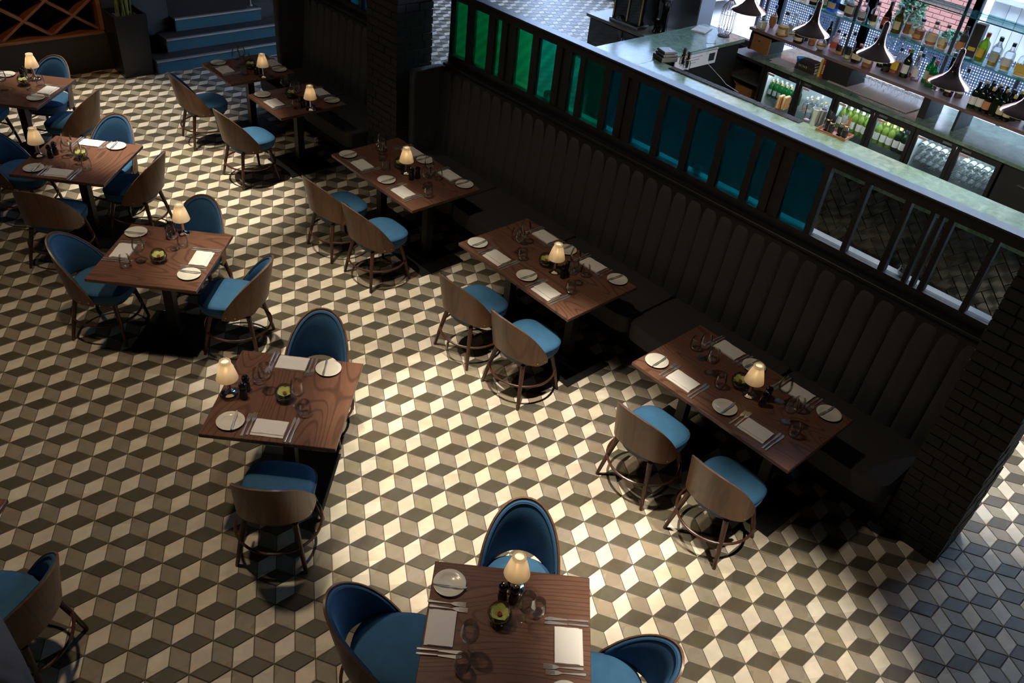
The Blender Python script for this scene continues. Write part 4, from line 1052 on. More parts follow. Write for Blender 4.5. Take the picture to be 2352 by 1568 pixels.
oc = empty('open_cabinet', bp(2.16, .04, 0), BA, 'open dark shelf cabinet under the far end of the back bar', 'cabinet')
m = MB(); m.bb(.53, .56, -.3, .3, .06, .85); m.bb(0, .53, -.3, -.27, .06, .85); m.bb(0, .53, .27, .3, .06, .85); m.bb(0, .53, -.27, .27, .06, .09); m.bb(0, .53, -.27, .27, .81, .85)
m.build('case', M['paint_black'], oc, smooth=0)
MB().bb(.02, .52, -.27, .27, .52, .545).build('shelf', M['cork'], oc, smooth=0)
MB().bb(0, .54, -.29, .29, 0, .06).build('kick', M['rubber'], oc, smooth=0)
cb = empty('cardboard_box', bp(2.2, .2, .09), BA + .2, 'brown cardboard box in the open cabinet', 'box')
MB().bb(0, .26, -.13, .13, 0, .30, .003).build('carton', M['orange_wood'], cb)
for q in (-1, 1): MB().add([(0, q * .13, .3), (.26, q * .13, .3), (.26, q * .19, .36), (0, q * .19, .36)], [[0, 1, 2, 3]]).build('flap', M['orange_wood'], cb, smooth=0)
for k in range(6):
    g = empty('upturned_glass', bp(1.95 + .08 * k, .12 + .02 * (k % 2), .546), BA, 'dark upturned glass on the open cabinet shelf, %s from the near end' % ORD[k], 'glass', 'glasses on the open cabinet shelf')
    MB().lathe([(.034, 0), (.03, .06), (.02, .09), (.006, .095)], 12, close=False).build('cup', M['glass'], g); MB().lathe([(.006, .095), (.004, .14), (.028, .143)], 12).build('stem', M['glass'], g)

# bottle shelf unit
sh = empty('bottle_shelf', bp(.3, .15, .9), BA, 'long walnut bottle shelf standing on the back bar', 'shelf')
MB().bb(0, .5, -3.4, 2.03, .262, .30, .004).build('board', M['shelf'], sh)
for y0, y1 in ((1.99, 2.02), (.42, .80), (-.67, -.58), (-1.05, -1.02)): MB().bb(.06, .46, y0, y1, 0, .262).build('upright', M['paint_black'], sh, smooth=0)
MB().bb(.47, .49, -3.4, 2.0, .19, .262).build('back_rail', M['ext_white'], sh, smooth=0)
gs = []
for z, s1, l in ((1.67, 2.35, 'lower'), (2.11, 2.35, 'upper')):
    g = empty('glass_shelf', bp(0, .22, z - .012), BA, '%s glass bottle shelf with green edges in front of the window' % l, 'shelf', 'glass shelves in front of the window')
    MB().bb(0, .36, -3.2, s1, 0, .012).build('plate', M['shelf_glass'], g, smooth=0)
    MB().bb(-.002, .002, -3.2, s1, .0, .012).build('front_edge', pm('green_glass_edge', (.03, .30, .30), .1) if 'green_glass_edge' not in bpy.data.materials else bpy.data.materials['green_glass_edge'], g, smooth=0)
for s_, l in ((1.01, 'far'), (-.27, 'middle'), (-1.5, 'near'), (2.315, 'farthest')):
    p = empty('shelf_post', bp(s_, .40, 1.2), 0, 'dark steel post carrying the glass shelves, %s one' % l, 'post', 'steel posts of the glass shelves')
    MB().lathe([(.045, 0), (.045, .008), (.022, .012)], 14).build('foot', M['chrome'], p); MB().lathe([(.021, .0), (.021, 1.6)], 14).build('tube', M['win_frame'], p)
    for z in (.47, .91): MB().lathe([(.026, z - .03), (.03, z - .012), (.021, z - .011)], 14, close=False).build('clamp', M['chrome'], p)

# ---- bottles
BM = {}
def bglass(key, tint, dens, dcol):
    if key not in BM: BM[key] = thin('bottle_' + key, tint, .2, .04, dens, dcol)
    return BM[key]
GL = {'clear': ((.93, .96, .98), .06, (.7, .75, .8)), 'green': ((.10, .45, .14), .35, (.02, .22, .05)), 'dgreen': ((.03, .07, .03), .7, (.008, .02, .008)), 'brown': ((.12, .05, .02), .7, (.03, .012, .006)),
      'black': ((.02, .02, .02), .85, (.008, .008, .01)), 'pink': ((.9, .75, .78), .5, (.75, .55, .60)), 'blue': ((.1, .3, .75), .4, (.03, .12, .4)), 'olive': ((.30, .32, .08), .45, (.14, .14, .03)), 'lime': ((.45, .65, .15), .4, (.3, .42, .08))}
LQ = {'amber': (.62, .26, .05), 'gold': (.75, .50, .12), 'dark': (.18, .06, .02), 'red': (.6, .06, .06), 'pale': (.85, .78, .45), 'none': None, 'water': (.9, .95, 1)}
LIQ = {k: thin('spirit_' + k, v, .08, .05, .45, tuple(c * .75 for c in v)) for k, v in LQ.items() if v and k != 'water'}
CAPM = {k: pm('bottle_cap_' + k, c, .4) for k, c in (('black', (.01, .01, .012)), ('red', (.45, .03, .03)), ('brown', (.13, .05, .02)), ('gold', (.6, .42, .15)), ('white', (.7, .7, .7)), ('orange', (.55, .13, .03)), ('blue', (.05, .07, .4)), ('green', (.03, .22, .06)))}
LBM = {k: pm('bottle_label_' + k, c, .6, noise=(60, .2)) for k, c in (('cream', (.62, .53, .33)), ('white', (.75, .73, .70)), ('black', (.015, .015, .018)), ('yellow', (.70, .48, .06)), ('red', (.45, .08, .05)), ('silver', (.45, .47, .5)), ('orange', (.55, .24, .10)), ('sage', (.45, .5, .4)))}
PROF = {'std': [(.96, 0), (1, .02), (1, .55), (.95, .62), (.45, .74), (.36, .80), (.34, .93)], 'wine': [(.96, 0), (1, .02), (1, .58), (.9, .66), (.5, .74), (.38, .78), (.37, .93)],
        'squat': [(.9, 0), (1, .03), (1, .42), (.9, .52), (.5, .6), (.36, .66), (.33, .92)], 'globe': [(.5, 0), (.55, .04), (.95, .2), (1, .34), (.85, .52), (.4, .64), (.28, .7), (.28, .92)],
        'cone': [(.96, 0), (1, .03), (.95, .12), (.6, .45), (.32, .62), (.25, .7), (.25, .93)], 'tall': [(.95, 0), (1, .02), (.95, .4), (.7, .55), (.42, .68), (.34, .78), (.32, .94)], 'square': [(.97, 0), (1, .02), (1, .6), (.9, .68), (.42, .74), (.35, .78), (.33, .93)]}
BN_CACHE = {}
def bottle(loc, h, w, shape, glass, liq, cap, lab, label, group, parent=None, rz=None, tilt=None):
    key = (shape, glass, liq, cap, lab)
    r = w * .57; t = empty('bottle', loc, random.uniform(-.3, .3) if rz is None else rz, label, 'bottle', group)
    if key not in BN_CACHE:
        pr = PROF[shape]; sq = 7 if shape == 'square' else 0; d = {}
        d['glass'] = MB().lathe(pr + [(pr[-1][0] * .85, pr[-1][1])], 14 if not sq else 24, sq=sq).mesh('glass', bglass(glass, *GL[glass]))
        k0 = pr[-1][0]
        d['cap'] = MB().lathe([(k0 * 1.12, .87), (k0 * 1.15, .90), (k0 * 1.12, .995), (k0 * .9, 1.0)], 12).mesh('cap', CAPM[cap])
        if lab:
            z0, z1 = (.16, .46) if shape not in ('cone', 'globe', 'squat') else (.12, .30)
            def rad(z):
                for (a, za), (b_, zb_) in zip(pr, pr[1:]):
                    if za <= z <= zb_: return a + (b_ - a) * (z - za) / (zb_ - za)
                return 1
            n = 24; m = MB(); rows = []
            for z in (z0, (z0 + z1) / 2, z1):
                rw = []
                for i in range(-6, 7):
                    a = math.pi + i * .17; c, s = math.cos(a), math.sin(a); kk = 1.0
                    if sq: kk = 1 / (abs(c) ** sq + abs(s) ** sq) ** (1 / sq)
                    rw.append((c * rad(z) * kk * 1.03, s * rad(z) * kk * 1.03, z))
                rows.append(rw)
            m.grid(rows); d['paper_label'] = m.mesh('paper_label', LBM[lab])
        if LQ.get(liq) and liq != 'water':
            lv = random.uniform(.3, .52); pl_ = [(a * .86, max(.015, z)) for a, z in pr if z < lv]; a = pl_[-1][0]
            d['liquid'] = MB().lathe(pl_ + [(a, lv), (.01, lv)], 12 if not sq else 24, sq=sq).mesh('liquid', LIQ[liq])
        BN_CACHE[key] = d
    for nm, me in BN_CACHE[key].items():
        o = mobj(nm, me, t); o.scale = (r, r, h)
    if tilt: t.rotation_euler = tilt
    return t
def words(glass, liq, cap, lab, shape):
    g = {'clear': 'clear', 'green': 'bright green', 'dgreen': 'dark green', 'brown': 'brown', 'black': 'black', 'pink': 'pale pink', 'blue': 'blue', 'olive': 'olive', 'lime': 'yellow-green'}[glass]
    s = {'std': '', 'wine': 'wine ', 'squat': 'squat ', 'globe': 'round ', 'cone': 'cone-shaped ', 'tall': 'slender ', 'square': 'square '}[shape]
    e = ' of %s spirit' % {'amber': 'amber', 'gold': 'golden', 'dark': 'dark', 'red': 'red', 'pale': 'pale'}[liq] if liq in LIQ else ''
    return '%s %sglass bottle%s with %s cap' % (g, s, e, cap)
SB = [(2.20, .22, .19, .09, 'square', 'clear', 'pale', 'black', 'white'), (2.17, .41, .30, .10, 'globe', 'clear', 'amber', 'blue', None), (1.90, .29, .30, .16, 'cone', 'clear', 'gold', 'brown', 'cream'), (1.89, .49, .27, .10, 'square', 'clear', 'pale', 'white', 'silver'),
      (1.63, .42, .33, .10, 'tall', 'brown', 'dark', 'black', 'yellow'), (1.61, .26, .24, .12, 'squat', 'brown', 'dark', 'red', 'cream'), (1.47, .36, .26, .09, 'std', 'clear', 'amber', 'black', None), (1.26, .25, .23, .125, 'globe', 'clear', 'amber', 'gold', 'silver'),
      (1.40, .58, .30, .07, 'wine', 'black', 'none', 'black', None), (1.18, .43, .27, .105, 'std', 'pink', 'none', 'black', 'red'), (1.07, .40, .26, .09, 'std', 'clear', 'gold', 'black', 'black'), (.91, .35, .33, .09, 'std', 'clear', 'pale', 'black', 'black'),
      (.78, .35, .22, .10, 'square', 'brown', 'dark', 'orange', 'cream'), (.60, .31, .36, .10, 'square', 'clear', 'amber', 'black', 'cream'), (.54, .51, .25, .08, 'std', 'dgreen', 'none', 'black', 'cream'), (.40, .40, .23, .09, 'squat', 'black', 'none', 'black', 'black'),
      (.31, .46, .31, .09, 'square', 'clear', 'amber', 'black', 'yellow'), (.255, .55, .30, .08, 'std', 'clear', 'red', 'red', None), (.17, .44, .34, .09, 'wine', 'dgreen', 'none', 'green', 'white'), (.12, .56, .31, .085, 'std', 'clear', 'red', 'white', 'white'), (.03, .46, .33, .09, 'std', 'clear', 'none', 'black', 'white'),
      (-.07, .54, .32, .09, 'std', 'green', 'none', 'black', 'sage'), (-.17, .45, .31, .09, 'std', 'green', 'none', 'red', 'orange'), (-.34, .50, .34, .09, 'wine', 'dgreen', 'none', 'green', None), (-.46, .37, .35, .09, 'std', 'brown', 'dark', 'black', 'white'), (-.545, .46, .34, .09, 'std', 'clear', 'dark', 'black', 'white')]
for k, (s, o, h, w, shp, gl, lq, cp, lb) in enumerate(SB):
    bottle(bp(s, o, 1.2), h, w, shp, gl, lq, cp, lb, words(gl, lq, cp, lb, shp) + ', %s along the walnut shelf' % ORD[k], 'bottles on the walnut shelf', rz=BA + random.uniform(-.3, .3))
G1 = [(1.95, .30, .26, .09, 'std', 'clear', 'none', 'black', 'white'), (1.78, .33, .27, .09, 'std', 'clear', 'pale', 'black', 'silver'), (1.61, .32, .26, .10, 'wine', 'dgreen', 'none', 'black', 'cream'), (1.46, .34, .25, .09, 'std', 'green', 'none', 'green', 'sage'), (1.32, .31, .24, .10, 'square', 'blue', 'none', 'white', 'cream'), (1.18, .36, .25, .11, 'square', 'clear', 'none', 'white', 'black'),
      (1.08, .33, .27, .10, 'square', 'clear', 'dark', 'black', 'cream'), (.91, .34, .25, .10, 'std', 'clear', 'dark', 'black', 'silver'), (.75, .34, .26, .10, 'std', 'clear', 'pale', 'black', 'black'), (.57, .31, .32, .095, 'tall', 'brown', 'dark', 'black', 'red'), (.48, .40, .30, .08, 'std', 'clear', 'none', 'white', None), (.42, .32, .30, .10, 'wine', 'olive', 'gold', 'black', 'cream'),
      (.34, .43, .31, .09, 'std', 'clear', 'amber', 'brown', None), (.24, .42, .24, .10, 'squat', 'clear', 'pale', 'white', 'cream'), (.14, .34, .24, .12, 'squat', 'clear', 'amber', 'black', 'orange'), (-.03, .33, .26, .12, 'std', 'clear', 'amber', 'brown', 'cream'), (-.17, .34, .26, .10, 'std', 'clear', 'gold', 'brown', 'cream'), (-.37, .36, .30, .10, 'std', 'clear', 'none', 'brown', 'orange'),
      (-.63, .34, .31, .10, 'wine', 'lime', 'gold', 'red', 'yellow'), (-.74, .43, .29, .09, 'std', 'clear', 'pale', 'black', 'white'), (-.79, .32, .31, .095, 'std', 'clear', 'gold', 'black', 'sage'), (-.93, .34, .29, .10, 'std', 'clear', 'gold', 'black', 'white'), (-1.11, .33, .28, .12, 'square', 'clear', 'gold', 'orange', 'yellow'), (-1.28, .36, .30, .1, 'std', 'clear', 'amber', 'black', 'white')]
for k, (s, o, h, w, shp, gl, lq, cp, lb) in enumerate(G1):
    bottle(bp(s, o + .03, 1.6702), h, w, shp, gl, lq, cp, lb, words(gl, lq, cp, lb, shp) + ', %s along the lower glass shelf' % ORD[k], 'bottles on the lower glass shelf', rz=BA + random.uniform(-.3, .3))
bk = empty('gift_box', bp(-.49, .44, 1.6702), BA + .15, 'tall black carton standing among bottles on the lower glass shelf', 'box')
MB().bb(-.055, .055, -.055, .055, 0, .36, .002).build('carton', M['paint_black'], bk)
MB().bb(-.057, -.055, -.04, .04, .07, .11).build('gold_label', LBM['yellow'], bk, smooth=0)
k = 0
for r_ in range(3):
    for c_ in range(6):
        s, o = -.80 - .082 * c_ - .03 * r_, .27 + .095 * r_
        lb = ['white', 'white', 'orange', None, 'cream', 'cream'][c_] if r_ == 0 else [None, 'red', None][c_ % 3]
        bottle(bp(s, o, 1.2), .30 + random.uniform(-.01, .015), .078, 'wine', ['dgreen', 'dgreen', 'black'][(c_ + r_) % 3], 'none', ['black', 'black', 'gold'][(r_ * 2 + c_) % 3], lb,
               'dark wine bottle, %s from the far end in the %s row of the wine cluster' % (ORD[c_], ('front', 'middle', 'rear')[r_]), 'cluster of wine bottles on the walnut shelf', rz=BA)
for k, (s, o, gl, cp) in enumerate(((-1.42, .40, 'black', 'red'), (-1.50, .30, 'black', 'blue'), (-1.60, .42, 'dgreen', 'black'))):
    bottle(bp(s, o, 1.2), .31, .08, 'wine', gl, 'none', cp, 'cream', 'dark bottle with %s cap right of the wine cluster' % cp, 'bottles right of the wine cluster', rz=BA)
# fridge contents
def fb(s, o, z, h, w, shp, gl, cp, lb, label, grp, **kw): bottle(bp(s, o, z), h, w, shp, gl, 'none', cp, lb, label, grp, rz=BA + random.uniform(-.4, .4), **kw)
for r_ in range(2):
    rw = ('front', 'rear')[r_]; z = .431
    for c_ in range(6):
        fb(1.75 - .078 * c_, .17 + .10 * r_, z, .23, .062, 'wine', 'green', 'white' if r_ else 'gold', 'silver', 'green beer bottle in the first fridge, %s row, %s from the left' % (rw, ORD[c_]), 'beer bottles in the first fridge')
        fb(1.17 - .075 * c_, .17 + .10 * r_, z, .19 if c_ != 2 else .25, .066, 'squat', 'clear', 'gold' if c_ % 2 else 'white', 'white' if c_ % 3 else 'orange', 'clear mixer bottle in the first fridge, %s row, %s from the left' % (rw, ORD[c_]), 'mixer bottles in the first fridge')
    for c_ in range(5):
        fb(.62 - .09 * c_, .18 + .11 * r_, z, .30, .076, 'wine', 'lime', 'gold' if r_ else 'white', 'white', 'pale wine bottle behind second fridge left door, %s row, %s from left' % (rw, ORD[c_]), 'wine bottles behind the left door of the second fridge')
        fb(.09 - .09 * c_, .18 + .11 * r_, z, .30, .078, 'wine', 'lime' if c_ < 3 else 'dgreen', 'gold' if c_ < 4 else 'black', 'white', '%s wine bottle behind second fridge right door, %s row, %s from left' % ('pale' if c_ < 3 else 'dark', rw, ORD[c_]), 'wine bottles behind the right door of the second fridge')
for half, s0 in (('left', -.50), ('right', -1.03)):
    for r_ in range(3):
        for c_ in range(5):
            bottle(bp(s0 - .085 * c_ - (.04 if r_ == 1 else 0), .13, .47 + .073 * r_), .26, .072, 'wine', 'clear', 'none', 'white', 'sage', 'clear bottle lying behind third fridge %s door, %s layer, %s from left' % (half, ('bottom', 'middle', 'top')[r_], ORD[c_]), 'water bottles in the third fridge', tilt=(0, R(82), BA))
# things on the back worktop
dr = empty('wooden_drawer_box', bp(2.17, .30, .9002), BA, 'honey-coloured wooden box with a keyhole under the shelf end', 'box')
MB().bb(-.07, -.05, -.17, .17, 0, .21, .003).build('front', M['orange_wood'], dr)
m = MB(); m.bb(-.05, .28, -.17, -.155, 0, .17); m.bb(-.05, .28, .155, .17, 0, .17); m.bb(.265, .28, -.155, .155, 0, .17); m.bb(-.05, .265, -.155, .155, 0, .015)
m.build('tray', M['paint_black'], dr, smooth=0)
MB().lathe([(.02, 0), (.02, .006), (.008, .010)], 12).build('lock', M['steel_b'], dr, (-.07, 0, .15)).rotation_euler = (0, R(-90), 0)
for k, (dx, l) in enumerate(((0, 'upper'), (.05, 'lower'))):
    p = empty('paper_sheet', bp(1.72 - .04 * k, .17 + .05 * (1 - k), .9002 + .004 * (1 - k)), BA + .2 * k, '%s loose white paper sheet beside the books' % l, 'paper', 'papers on the back worktop')
    MB().bb(-.10, .10, -.15, .15, 0, .003).build('sheet', M['paper'], p, smooth=0)
BKM = [pm('book_%d' % k, c, .5) for k, c in enumerate(((.02, .018, .017), (.03, .024, .02), (.02, .022, .022), (.6, .45, .03), (.42, .04, .03), (.02, .02, .02)))]
def book(loc, rz, d, mi, label, stand=False):
    t = empty('book', loc, rz, label, 'book', 'books on the back worktop'); x, y, z = d
    if stand:
        m = MB(); m.bb(-x / 2, x / 2, -y / 2, -y / 2 + .003, 0, z); m.bb(-x / 2, x / 2, y / 2 - .003, y / 2, 0, z); m.bb(-x / 2, -x / 2 + .004, -y / 2 + .003, y / 2 - .003, 0, z); m.build('cover', BKM[mi], t, smooth=0)
        MB().bb(-x / 2 + .004, x / 2 - .004, -y / 2 + .003, y / 2 - .003, .004, z - .004).build('pages', M['paper'], t, smooth=0)
        for q in range(5): MB().bb(-x / 2 - .001, -x / 2, -.008, .008, z * (.25 + .11 * q), z * (.25 + .11 * q) + .016).build('spine_print', LBM['white'] if mi == 4 else LBM['cream'], t, smooth=0)
    else:
        m = MB(); m.bb(-x / 2, x / 2, -y / 2, y / 2, 0, .003); m.bb(-x / 2, x / 2, -y / 2, y / 2, z - .003, z); m.bb(-x / 2, -x / 2 + .004, -y / 2, y / 2, .003, z - .003); m.build('cover', BKM[mi], t, smooth=0)
        MB().bb(-x / 2 + .004, x / 2 - .004, -y / 2 + .003, y / 2 - .004, .003, z - .003).build('pages', M['paper'], t, smooth=0)
        if mi == 1:
            fc = bpy.data.curves.new('spine_print', 'FONT'); fc.body = 'WINE'; fc.size = .040; fc.extrude = .0004; fc.space_character = 1.5; fc.materials.append(LBM['cream'])
            fo = bpy.data.objects.new('spine_print', fc); link(fo, t); fo.location = (-x / 2 - .0008, .105, .010); fo.rotation_euler = (R(90), 0, R(-90))
book(bp(1.36, .30, .9002), BA, (.21, .30, .035), 0, 'lowest black book of the flat pile'); book(bp(1.36, .30, .9354), BA + .03, (.21, .29, .045), 1, 'thick black book with pale spine print in the flat pile'); book(bp(1.35, .31, .9806), BA - .05, (.18, .24, .022), 2, 'grey book in the flat pile'); book(bp(1.37, .31, 1.0028), BA + .08, (.17, .22, .02), 0, 'small black book on top of the flat pile')
book(bp(1.15, .29, .9002), BA, (.16, .035, .22), 3, 'yellow book standing beside the red one', True); book(bp(1.105, .29, .9002), BA, (.16, .04, .215), 4, 'red book standing upright at the end of the row', True)
gb = empty('blue_glass_dish', bp(1.58, .45, .9002), 0, 'blue glass dish behind the papers', 'dish'); MB().lathe([(.04, 0), (.07, .02), (.085, .07), (.083, .07), (.066, .022), (.001, .008)], 20).build('bowl', thin('blue_glass', (.25, .65, .85), .2, .03, .25, (.1, .4, .6)), gb)
MB().lathe([(.035, 0), (.042, .004), (.04, .008)], 20).build('foot', bpy.data.materials['blue_glass'], gb)
pmt = empty('glass_drain_mat', bp(.41, .17, .9002), BA, 'pale perforated drainer mat under the bottle shelf', 'mat')
MB().bb(0, .62, -.57, .57, 0, .012, .002).build('sheet', M['perf'], pmt)
for y in (-.19, .19): MB().bb(.0, .62, y - .002, y + .002, .012, .0135).build('joint', M['steel_b'], pmt, smooth=0)
gm = empty('drained_glass', (0, 0, 0), 0, 'x', 'glass', 'upturned glasses on the drainer mat')
MB().lathe([(.040, 0), (.043, .03), (.036, .07), (.012, .088), (.005, .09)], 16, close=False).build('bowl', M['glass'], gm); MB().lathe([(.005, .09), (.004, .16), (.03, .164), (.031, .167)], 16).build('stem_and_foot', M['glass'], gm)
PG = Proto(gm)
for c_ in range(11):
    for r_ in range(2): PG.place(bp(.90 - .095 * c_, .52 + .1 * r_, .913), 0, 'upturned wine glass on the drainer mat, %s row, %s from the far end' % (('front', 'rear')[r_], ORD[c_]))
tb = empty('shelf_light_strip', bp(-1.15, .62, 1.13), BA, 'pale light strip under the walnut shelf right of the drainer', 'light')
MB().bb(-.01, .01, -.75, .6, 0, .03, .003).build('tube', emitm('cool_strip', (.65, .80, 1.0), 2.2), tb); MB().bb(.01, .02, -.75, .6, -.005, .035).build('batten', M['steel_b'], tb, smooth=0)

# ---- things on the front bar
def jar(loc, label, kind):
    t = empty('straw_jar', loc, 0, label, 'jar', 'glass jars on the bar')
    MB().lathe([(.04, 0), (.043, .01), (.043, .075), (.03, .10), (.028, .115), (.026, .115), (.028, .098), (.04, .074), (.039, .01)], 18).build('glass', M['glass'], t)
    MB().lathe([(.0285, .10), (.031, .103), (.031, .113), (.0285, .116)], 18, close=False).build('collar', M['brass'], t)
    m = MB(); rr = random.Random(len(label))
    for k in range(26):
        a, q = rr.uniform(0, 6.28), rr.uniform(0, .022); m.tube([(q * math.cos(a) * .8, q * math.sin(a) * .8, .012), (q * math.cos(a) * 1.5, q * math.sin(a) * 1.5, .19 + rr.uniform(-.015, .02))], .0028, 5)
    m.build('straws', M['rubber'] if kind else M['bark'], t)
jar((5.60, 1.82, 1.1002), 'jar of black straws nearer the screen', 1); jar((5.66, 1.93, 1.1002), 'jar of black straws nearer the till', 1)
pr = empty('till', (5.62, 2.16, 1.1002), -.35, 'grey till with ribbed housing on the marble corner', 'till')
MB().bb(-.12, .10, -.11, .11, 0, .05, .006).build('base', M['grey_plastic'], pr); MB().bb(-.10, .10, -.10, .10, .052, .085, .008).build('middle', M['grey_plastic'], pr); MB().bb(-.09, .085, -.095, .095, .087, .12, .010).build('lid', M['grey_plastic'], pr)
MB().bb(.02, .05, -.03, .03, .12, .122).build('badge', M['paper'], pr, smooth=0)
sg = empty('sign_board', (6.30, 2.196, 1.075), -.02, 'long white sign board with faint lettering under the inner marble edge', 'sign')
MB().bb(-.42, .42, -.012, 0, -.19, -.01).build('board', M['paper'], sg, smooth=0)
MB().bb(-.43, .43, -.016, .002, -.01, .002).build('top_edge', M['steel_b'], sg, smooth=0)
MB().bb(.26, .38, -.0135, -.012, -.15, -.05).build('picture', M['paint_black'], sg, smooth=0)
for r_ in range(3): MB().bb(-.32, .12 - .06 * r_, -.0135, -.012, -.06 - .035 * r_, -.048 - .035 * r_).build('lettering', bpy.data.materials['grey_print'], sg, smooth=0)
cg = empty('wire_lantern', (7.15, 2.42, 1.1002), 0, 'bottle-shaped wire cage lamp standing on the bar corner', 'lamp')
MB().lathe([(.08, 0), (.082, .008), (.07, .014), (.04, .018)], 22).build('base', M['rubber'], cg)
CP = [(.055, .012), (.085, .05), (.10, .10), (.10, .30), (.095, .36), (.06, .42), (.03, .46)]
for k in range(16):
    a = 2 * math.pi * k / 16; MB().tube([(r_ * math.cos(a), r_ * math.sin(a), z) for r_, z in CP], .0028, 5).build('wire', M['copper'], cg)
for r_, z in ((.10, .11), (.10, .29)): MB().tube([(r_ * math.cos(a), r_ * math.sin(a), z) for a in [2 * math.pi * k / 28 for k in range(28)]], .0028, 5, closed=True).build('hoop', M['copper'], cg)
MB().lathe([(.01, .02), (.012, .06), (.03, .09), (.032, .12), (.015, .15), (.001, .155)], 14).build('bulb', M['glass'], cg)
MB().lathe([(.03, .455), (.03, .48), (.012, .49)], 14).build('neck', M['copper'], cg)
op = empty('open_book', (7.05, 2.72, 1.1002), .3, 'white open notebook on the bar corner behind the wire lamp', 'book')
for sgn in (-1, 1): MB().bb(min(0, sgn * .15), max(0, sgn * .15), -.1, .1, 0, .02, .003).build('page_block', M['paper'], op)
tr = empty('copper_tray', (5.50, -.27, 1.1002), .06, 'copper-wood tray holding jars on the marble bar', 'tray')
MB().bb(-.10, .10, -.17, .17, 0, .012, .003).build('plate', M['copper'], tr)
m = MB(); m.bb(-.10, .10, -.17, -.162, .012, .03); m.bb(-.10, .10, .162, .17, .012, .03); m.bb(-.10, -.092, -.162, .162, .012, .03); m.bb(.092, .10, -.162, .162, .012, .03); m.build('lip', M['orange_wood'], tr, smooth=0)
def jj(y, x, hgt, label, topm, tn):
    t = empty('storage_jar', (5.50 + x, -.27 + y, 1.1125), 0, label, 'jar', 'jars on the copper tray')
    MB().lathe([(.034, 0), (.036, .008), (.036, hgt * .7), (.026, hgt * .85), (.026, hgt), (.024, hgt), (.024, hgt * .85), (.033, hgt * .7), (.033, .01)], 16).build('glass', M['glass'], t)
    MB().lathe([(.031, .01), (.031, hgt * .62), (.001, hgt * .62)], 14).build('contents', M['rubber'], t); MB().lathe([(.0265, hgt * .86), (.029, hgt * .88), (.029, hgt * .98), (.0265, hgt)], 16, close=False).build('collar', M['brass'], t)
    m = MB(); rr = random.Random(tn)
    for k in range(18): a, q = rr.uniform(0, 6.28), rr.uniform(0, .02); m.tube([(q * math.cos(a), q * math.sin(a), hgt * .6), (q * 1.8 * math.cos(a), q * 1.8 * math.sin(a), hgt * 1.5 + rr.uniform(0, .03))], .003, 5)
    m.build('sticks', topm, t)
jj(.11, .02, .11, 'jar at the far end of the copper tray', M['rubber'], 1); jj(.04, -.03, .11, 'jar with tall black sticks in the middle of the copper tray', M['rubber'], 2); jj(-.04, .03, .12, 'jar of bar spoons and whisks on the copper tray', M['steel'], 3); jj(-.115, -.02, .13, 'jar of garnish tools at the near end of the copper tray', M['orange_wood'], 4)
def shaker(loc, h, r, label, mt):
    t = empty('cocktail_shaker', loc, 0, label, 'shaker', 'shakers and mixing glasses on the bar')
    MB().lathe([(r * .72, 0), (r * .75, .006), (r, h), (r * .97, h), (r * .7, .01), (.001, .008)], 20).build('cup', mt, t); MB().tube([(r * math.cos(a), r * math.sin(a), h) for a in [2 * math.pi * k / 20 for k in range(20)]], .0025, 5, closed=True).build('rim', mt, t)
shaker((5.54, .10, 1.1165), .16, .045, 'clear mixing glass beside the steel shakers', M['glass']); shaker((5.50, .0, 1.1002), .18, .045, 'tall polished steel shaker on the bar', M['steel']); shaker((5.57, -.04, 1.1002), .17, .043, 'second steel shaker behind the tall one', M['steel_b'])
for k in range(2):
    t = empty('napkin_caddy', (5.54 + .03 * k, .46 - .05 * k, 1.1165), 0, ('farther' if k == 0 else 'nearer') + ' pale wooden caddy block on the drip mat', 'caddy', 'wooden caddy blocks')
    m = MB(); m.bb(-.05, .05, -.02, -.014, 0, .13); m.bb(-.05, .05, .014, .02, 0, .13); m.bb(-.05, .05, -.014, .014, 0, .006); m.build('holder', M['orange_wood'], t, smooth=0)
    MB().bb(-.045, .045, -.012, .012, .006, .14).build('napkins', LBM['cream'], t, smooth=0)
wr_ = MB().tube([(5.50, .98, 1.118), (5.56, 1.2, 1.125), (5.68, 1.35, 1.118), (5.72, 1.6, 1.20), (6.3, 2.1, 1.22), (6.75, 2.25, 1.104)], .004, 6).build('cable', M['grey_plastic']); tag(wr_, 'thin grey cable trailing over the bar mat to the sign', 'cable')

# ---- pendants over the bar
pd = empty('pendant_lamp', (0, 0, 0), 0, 'x', 'pendant lamp', 'copper trumpet pendants over the bar')
MB().lathe([(.180, 0), (.182, .003), (.172, .018), (.135, .042), (.085, .075), (.050, .115), (.034, .165), (.029, .22), (.028, .30), (.022, .305), (.024, .22), (.030, .165), (.046, .115), (.081, .073), (.131, .039), (.170, .014), (.179, .001)], 40, close=False).build('shade', M['copper'], pd)
MB().lathe([(.176, .0035), (.168, .0115), (.129, .036), (.079, .070), (.045, .112), (.03, .15)], 36, close=False).build('liner', M['white_in'], pd)
MB().lathe([(.001, .025), (.022, .035), (.028, .055), (.018, .085), (.012, .10)], 14).build('bulb', M['bulb'], pd)
MB().lathe([(.024, .30), (.024, .315), (.008, .325)], 14).build('gland', M['copper'], pd); MB().tube([(0, 0, .32), (0, 0, 4.3)], .0035, 6).build('cord', M['rubber'], pd)
l_ = bpy.data.lights.new('pendant_light', 'POINT'); l_.energy = 22; l_.color = (1, .9, .75); l_.shadow_soft_size = .03; o_ = bpy.data.objects.new('pendant_light', l_); link(o_, pd); o_.location = (0, 0, .015)
PPD = Proto(pd)
for k, (y, z) in enumerate(((.93, 2.06), (.17, 2.055), (-.545, 2.05), (-1.28, 2.03), (-1.95, 2.0))): PPD.place((5.2, y, z), 0, 'copper trumpet pendant over the bar, %s from the far end' % ORD[k])

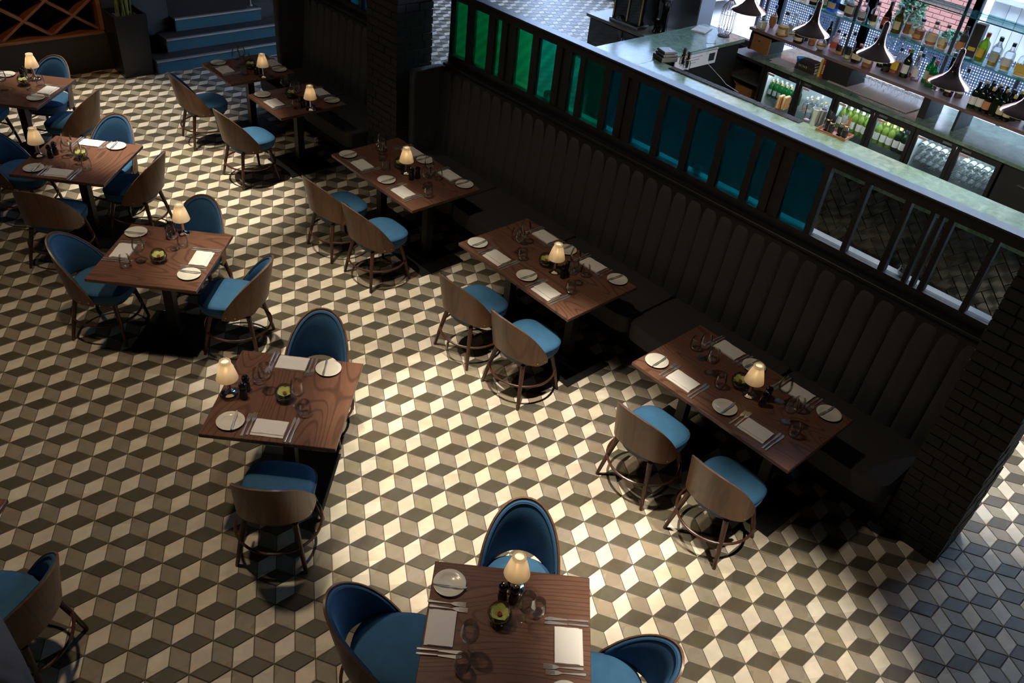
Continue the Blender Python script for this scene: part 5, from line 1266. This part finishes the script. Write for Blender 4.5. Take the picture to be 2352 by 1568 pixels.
# ---- service station with coffee machine beyond the bar
sv = empty('service_station', (6.95, 3.75, 0), 0, 'dark mirrored service cabinet with stone top beyond the bar', 'cabinet')
MB().bb(-.28, .33, -.72, .66, .06, .86).build('carcass', M['mirror_dark'], sv, smooth=0); MB().bb(-.33, .36, -.75, .70, .86, .90, .004).build('stone_top', M['stone'], sv); MB().bb(-.25, .32, -.7, .64, 0, .06).build('plinth', M['rubber'], sv, smooth=0)
for y in (-.38, -.02, .34): MB().bb(-.30, -.28, y - .33, y + .0, .09, .84, .003).build('door', M['mirror_dark'], sv)
for y in (-.04, .0): MB().tube([(-.315, y - .02, .45), (-.315, y - .02, .75)], .01, 8).build('handle', M['steel_b'], sv)
cm = empty('coffee_machine', (6.98, 3.70, .9002), 0, 'large black and steel coffee machine on the service cabinet', 'coffee machine')
MB().bb(-.24, .26, -.16, .34, .02, .62, .01).build('body', M['black_gloss'], cm); MB().bb(-.30, -.05, -.18, .36, 0, .05, .008).build('drip_tray', M['steel_b'], cm)
for y in (-.16, .08, .34): MB().bb(-.255, -.235, y - .012, y + .012, .05, .62).build('trim', M['brass'], cm, smooth=0)
MB().bb(-.255, -.24, -.15, .34, .44, .455).build('cross_trim', M['brass'], cm, smooth=0)
MB().lathe([(.05, 0), (.055, .02), (.03, .05)], 16).build('spout', M['chrome'], cm, (-.26, .2, .05)); MB().bb(-.20, .26, -.165, .345, .62, .66, .006).build('lid', M['steel_b'], cm)
gd = empty('coffee_grinder', (6.93, 3.32, .9002), 0, 'black coffee grinder beside the coffee machine', 'grinder')
MB().lathe([(.10, 0), (.11, .02), (.09, .05), (.085, .30), (.10, .34), (.10, .46)], 22).build('body', M['black_gloss'], gd); MB().lathe([(.07, .46), (.10, .60), (.10, .70), (.07, .72)], 22).build('hopper', M['mirror_dark'], gd); MB().lathe([(.022, 0), (.02, .012)], 12).build('dial', M['steel_b'], gd, (-.09, 0, .2))
sf = empty('steel_cabinet', (7.45, 3.35, 0), 0, 'tall brushed steel cabinet side beside the coffee grinder', 'cabinet')
MB().bb(-.03, .30, -.28, .28, .0, 1.9, .004).build('body', M['steel_b'], sf); MB().bb(-.04, -.03, -.27, .27, .08, 1.85, .003).build('door', M['steel_b'], sf)
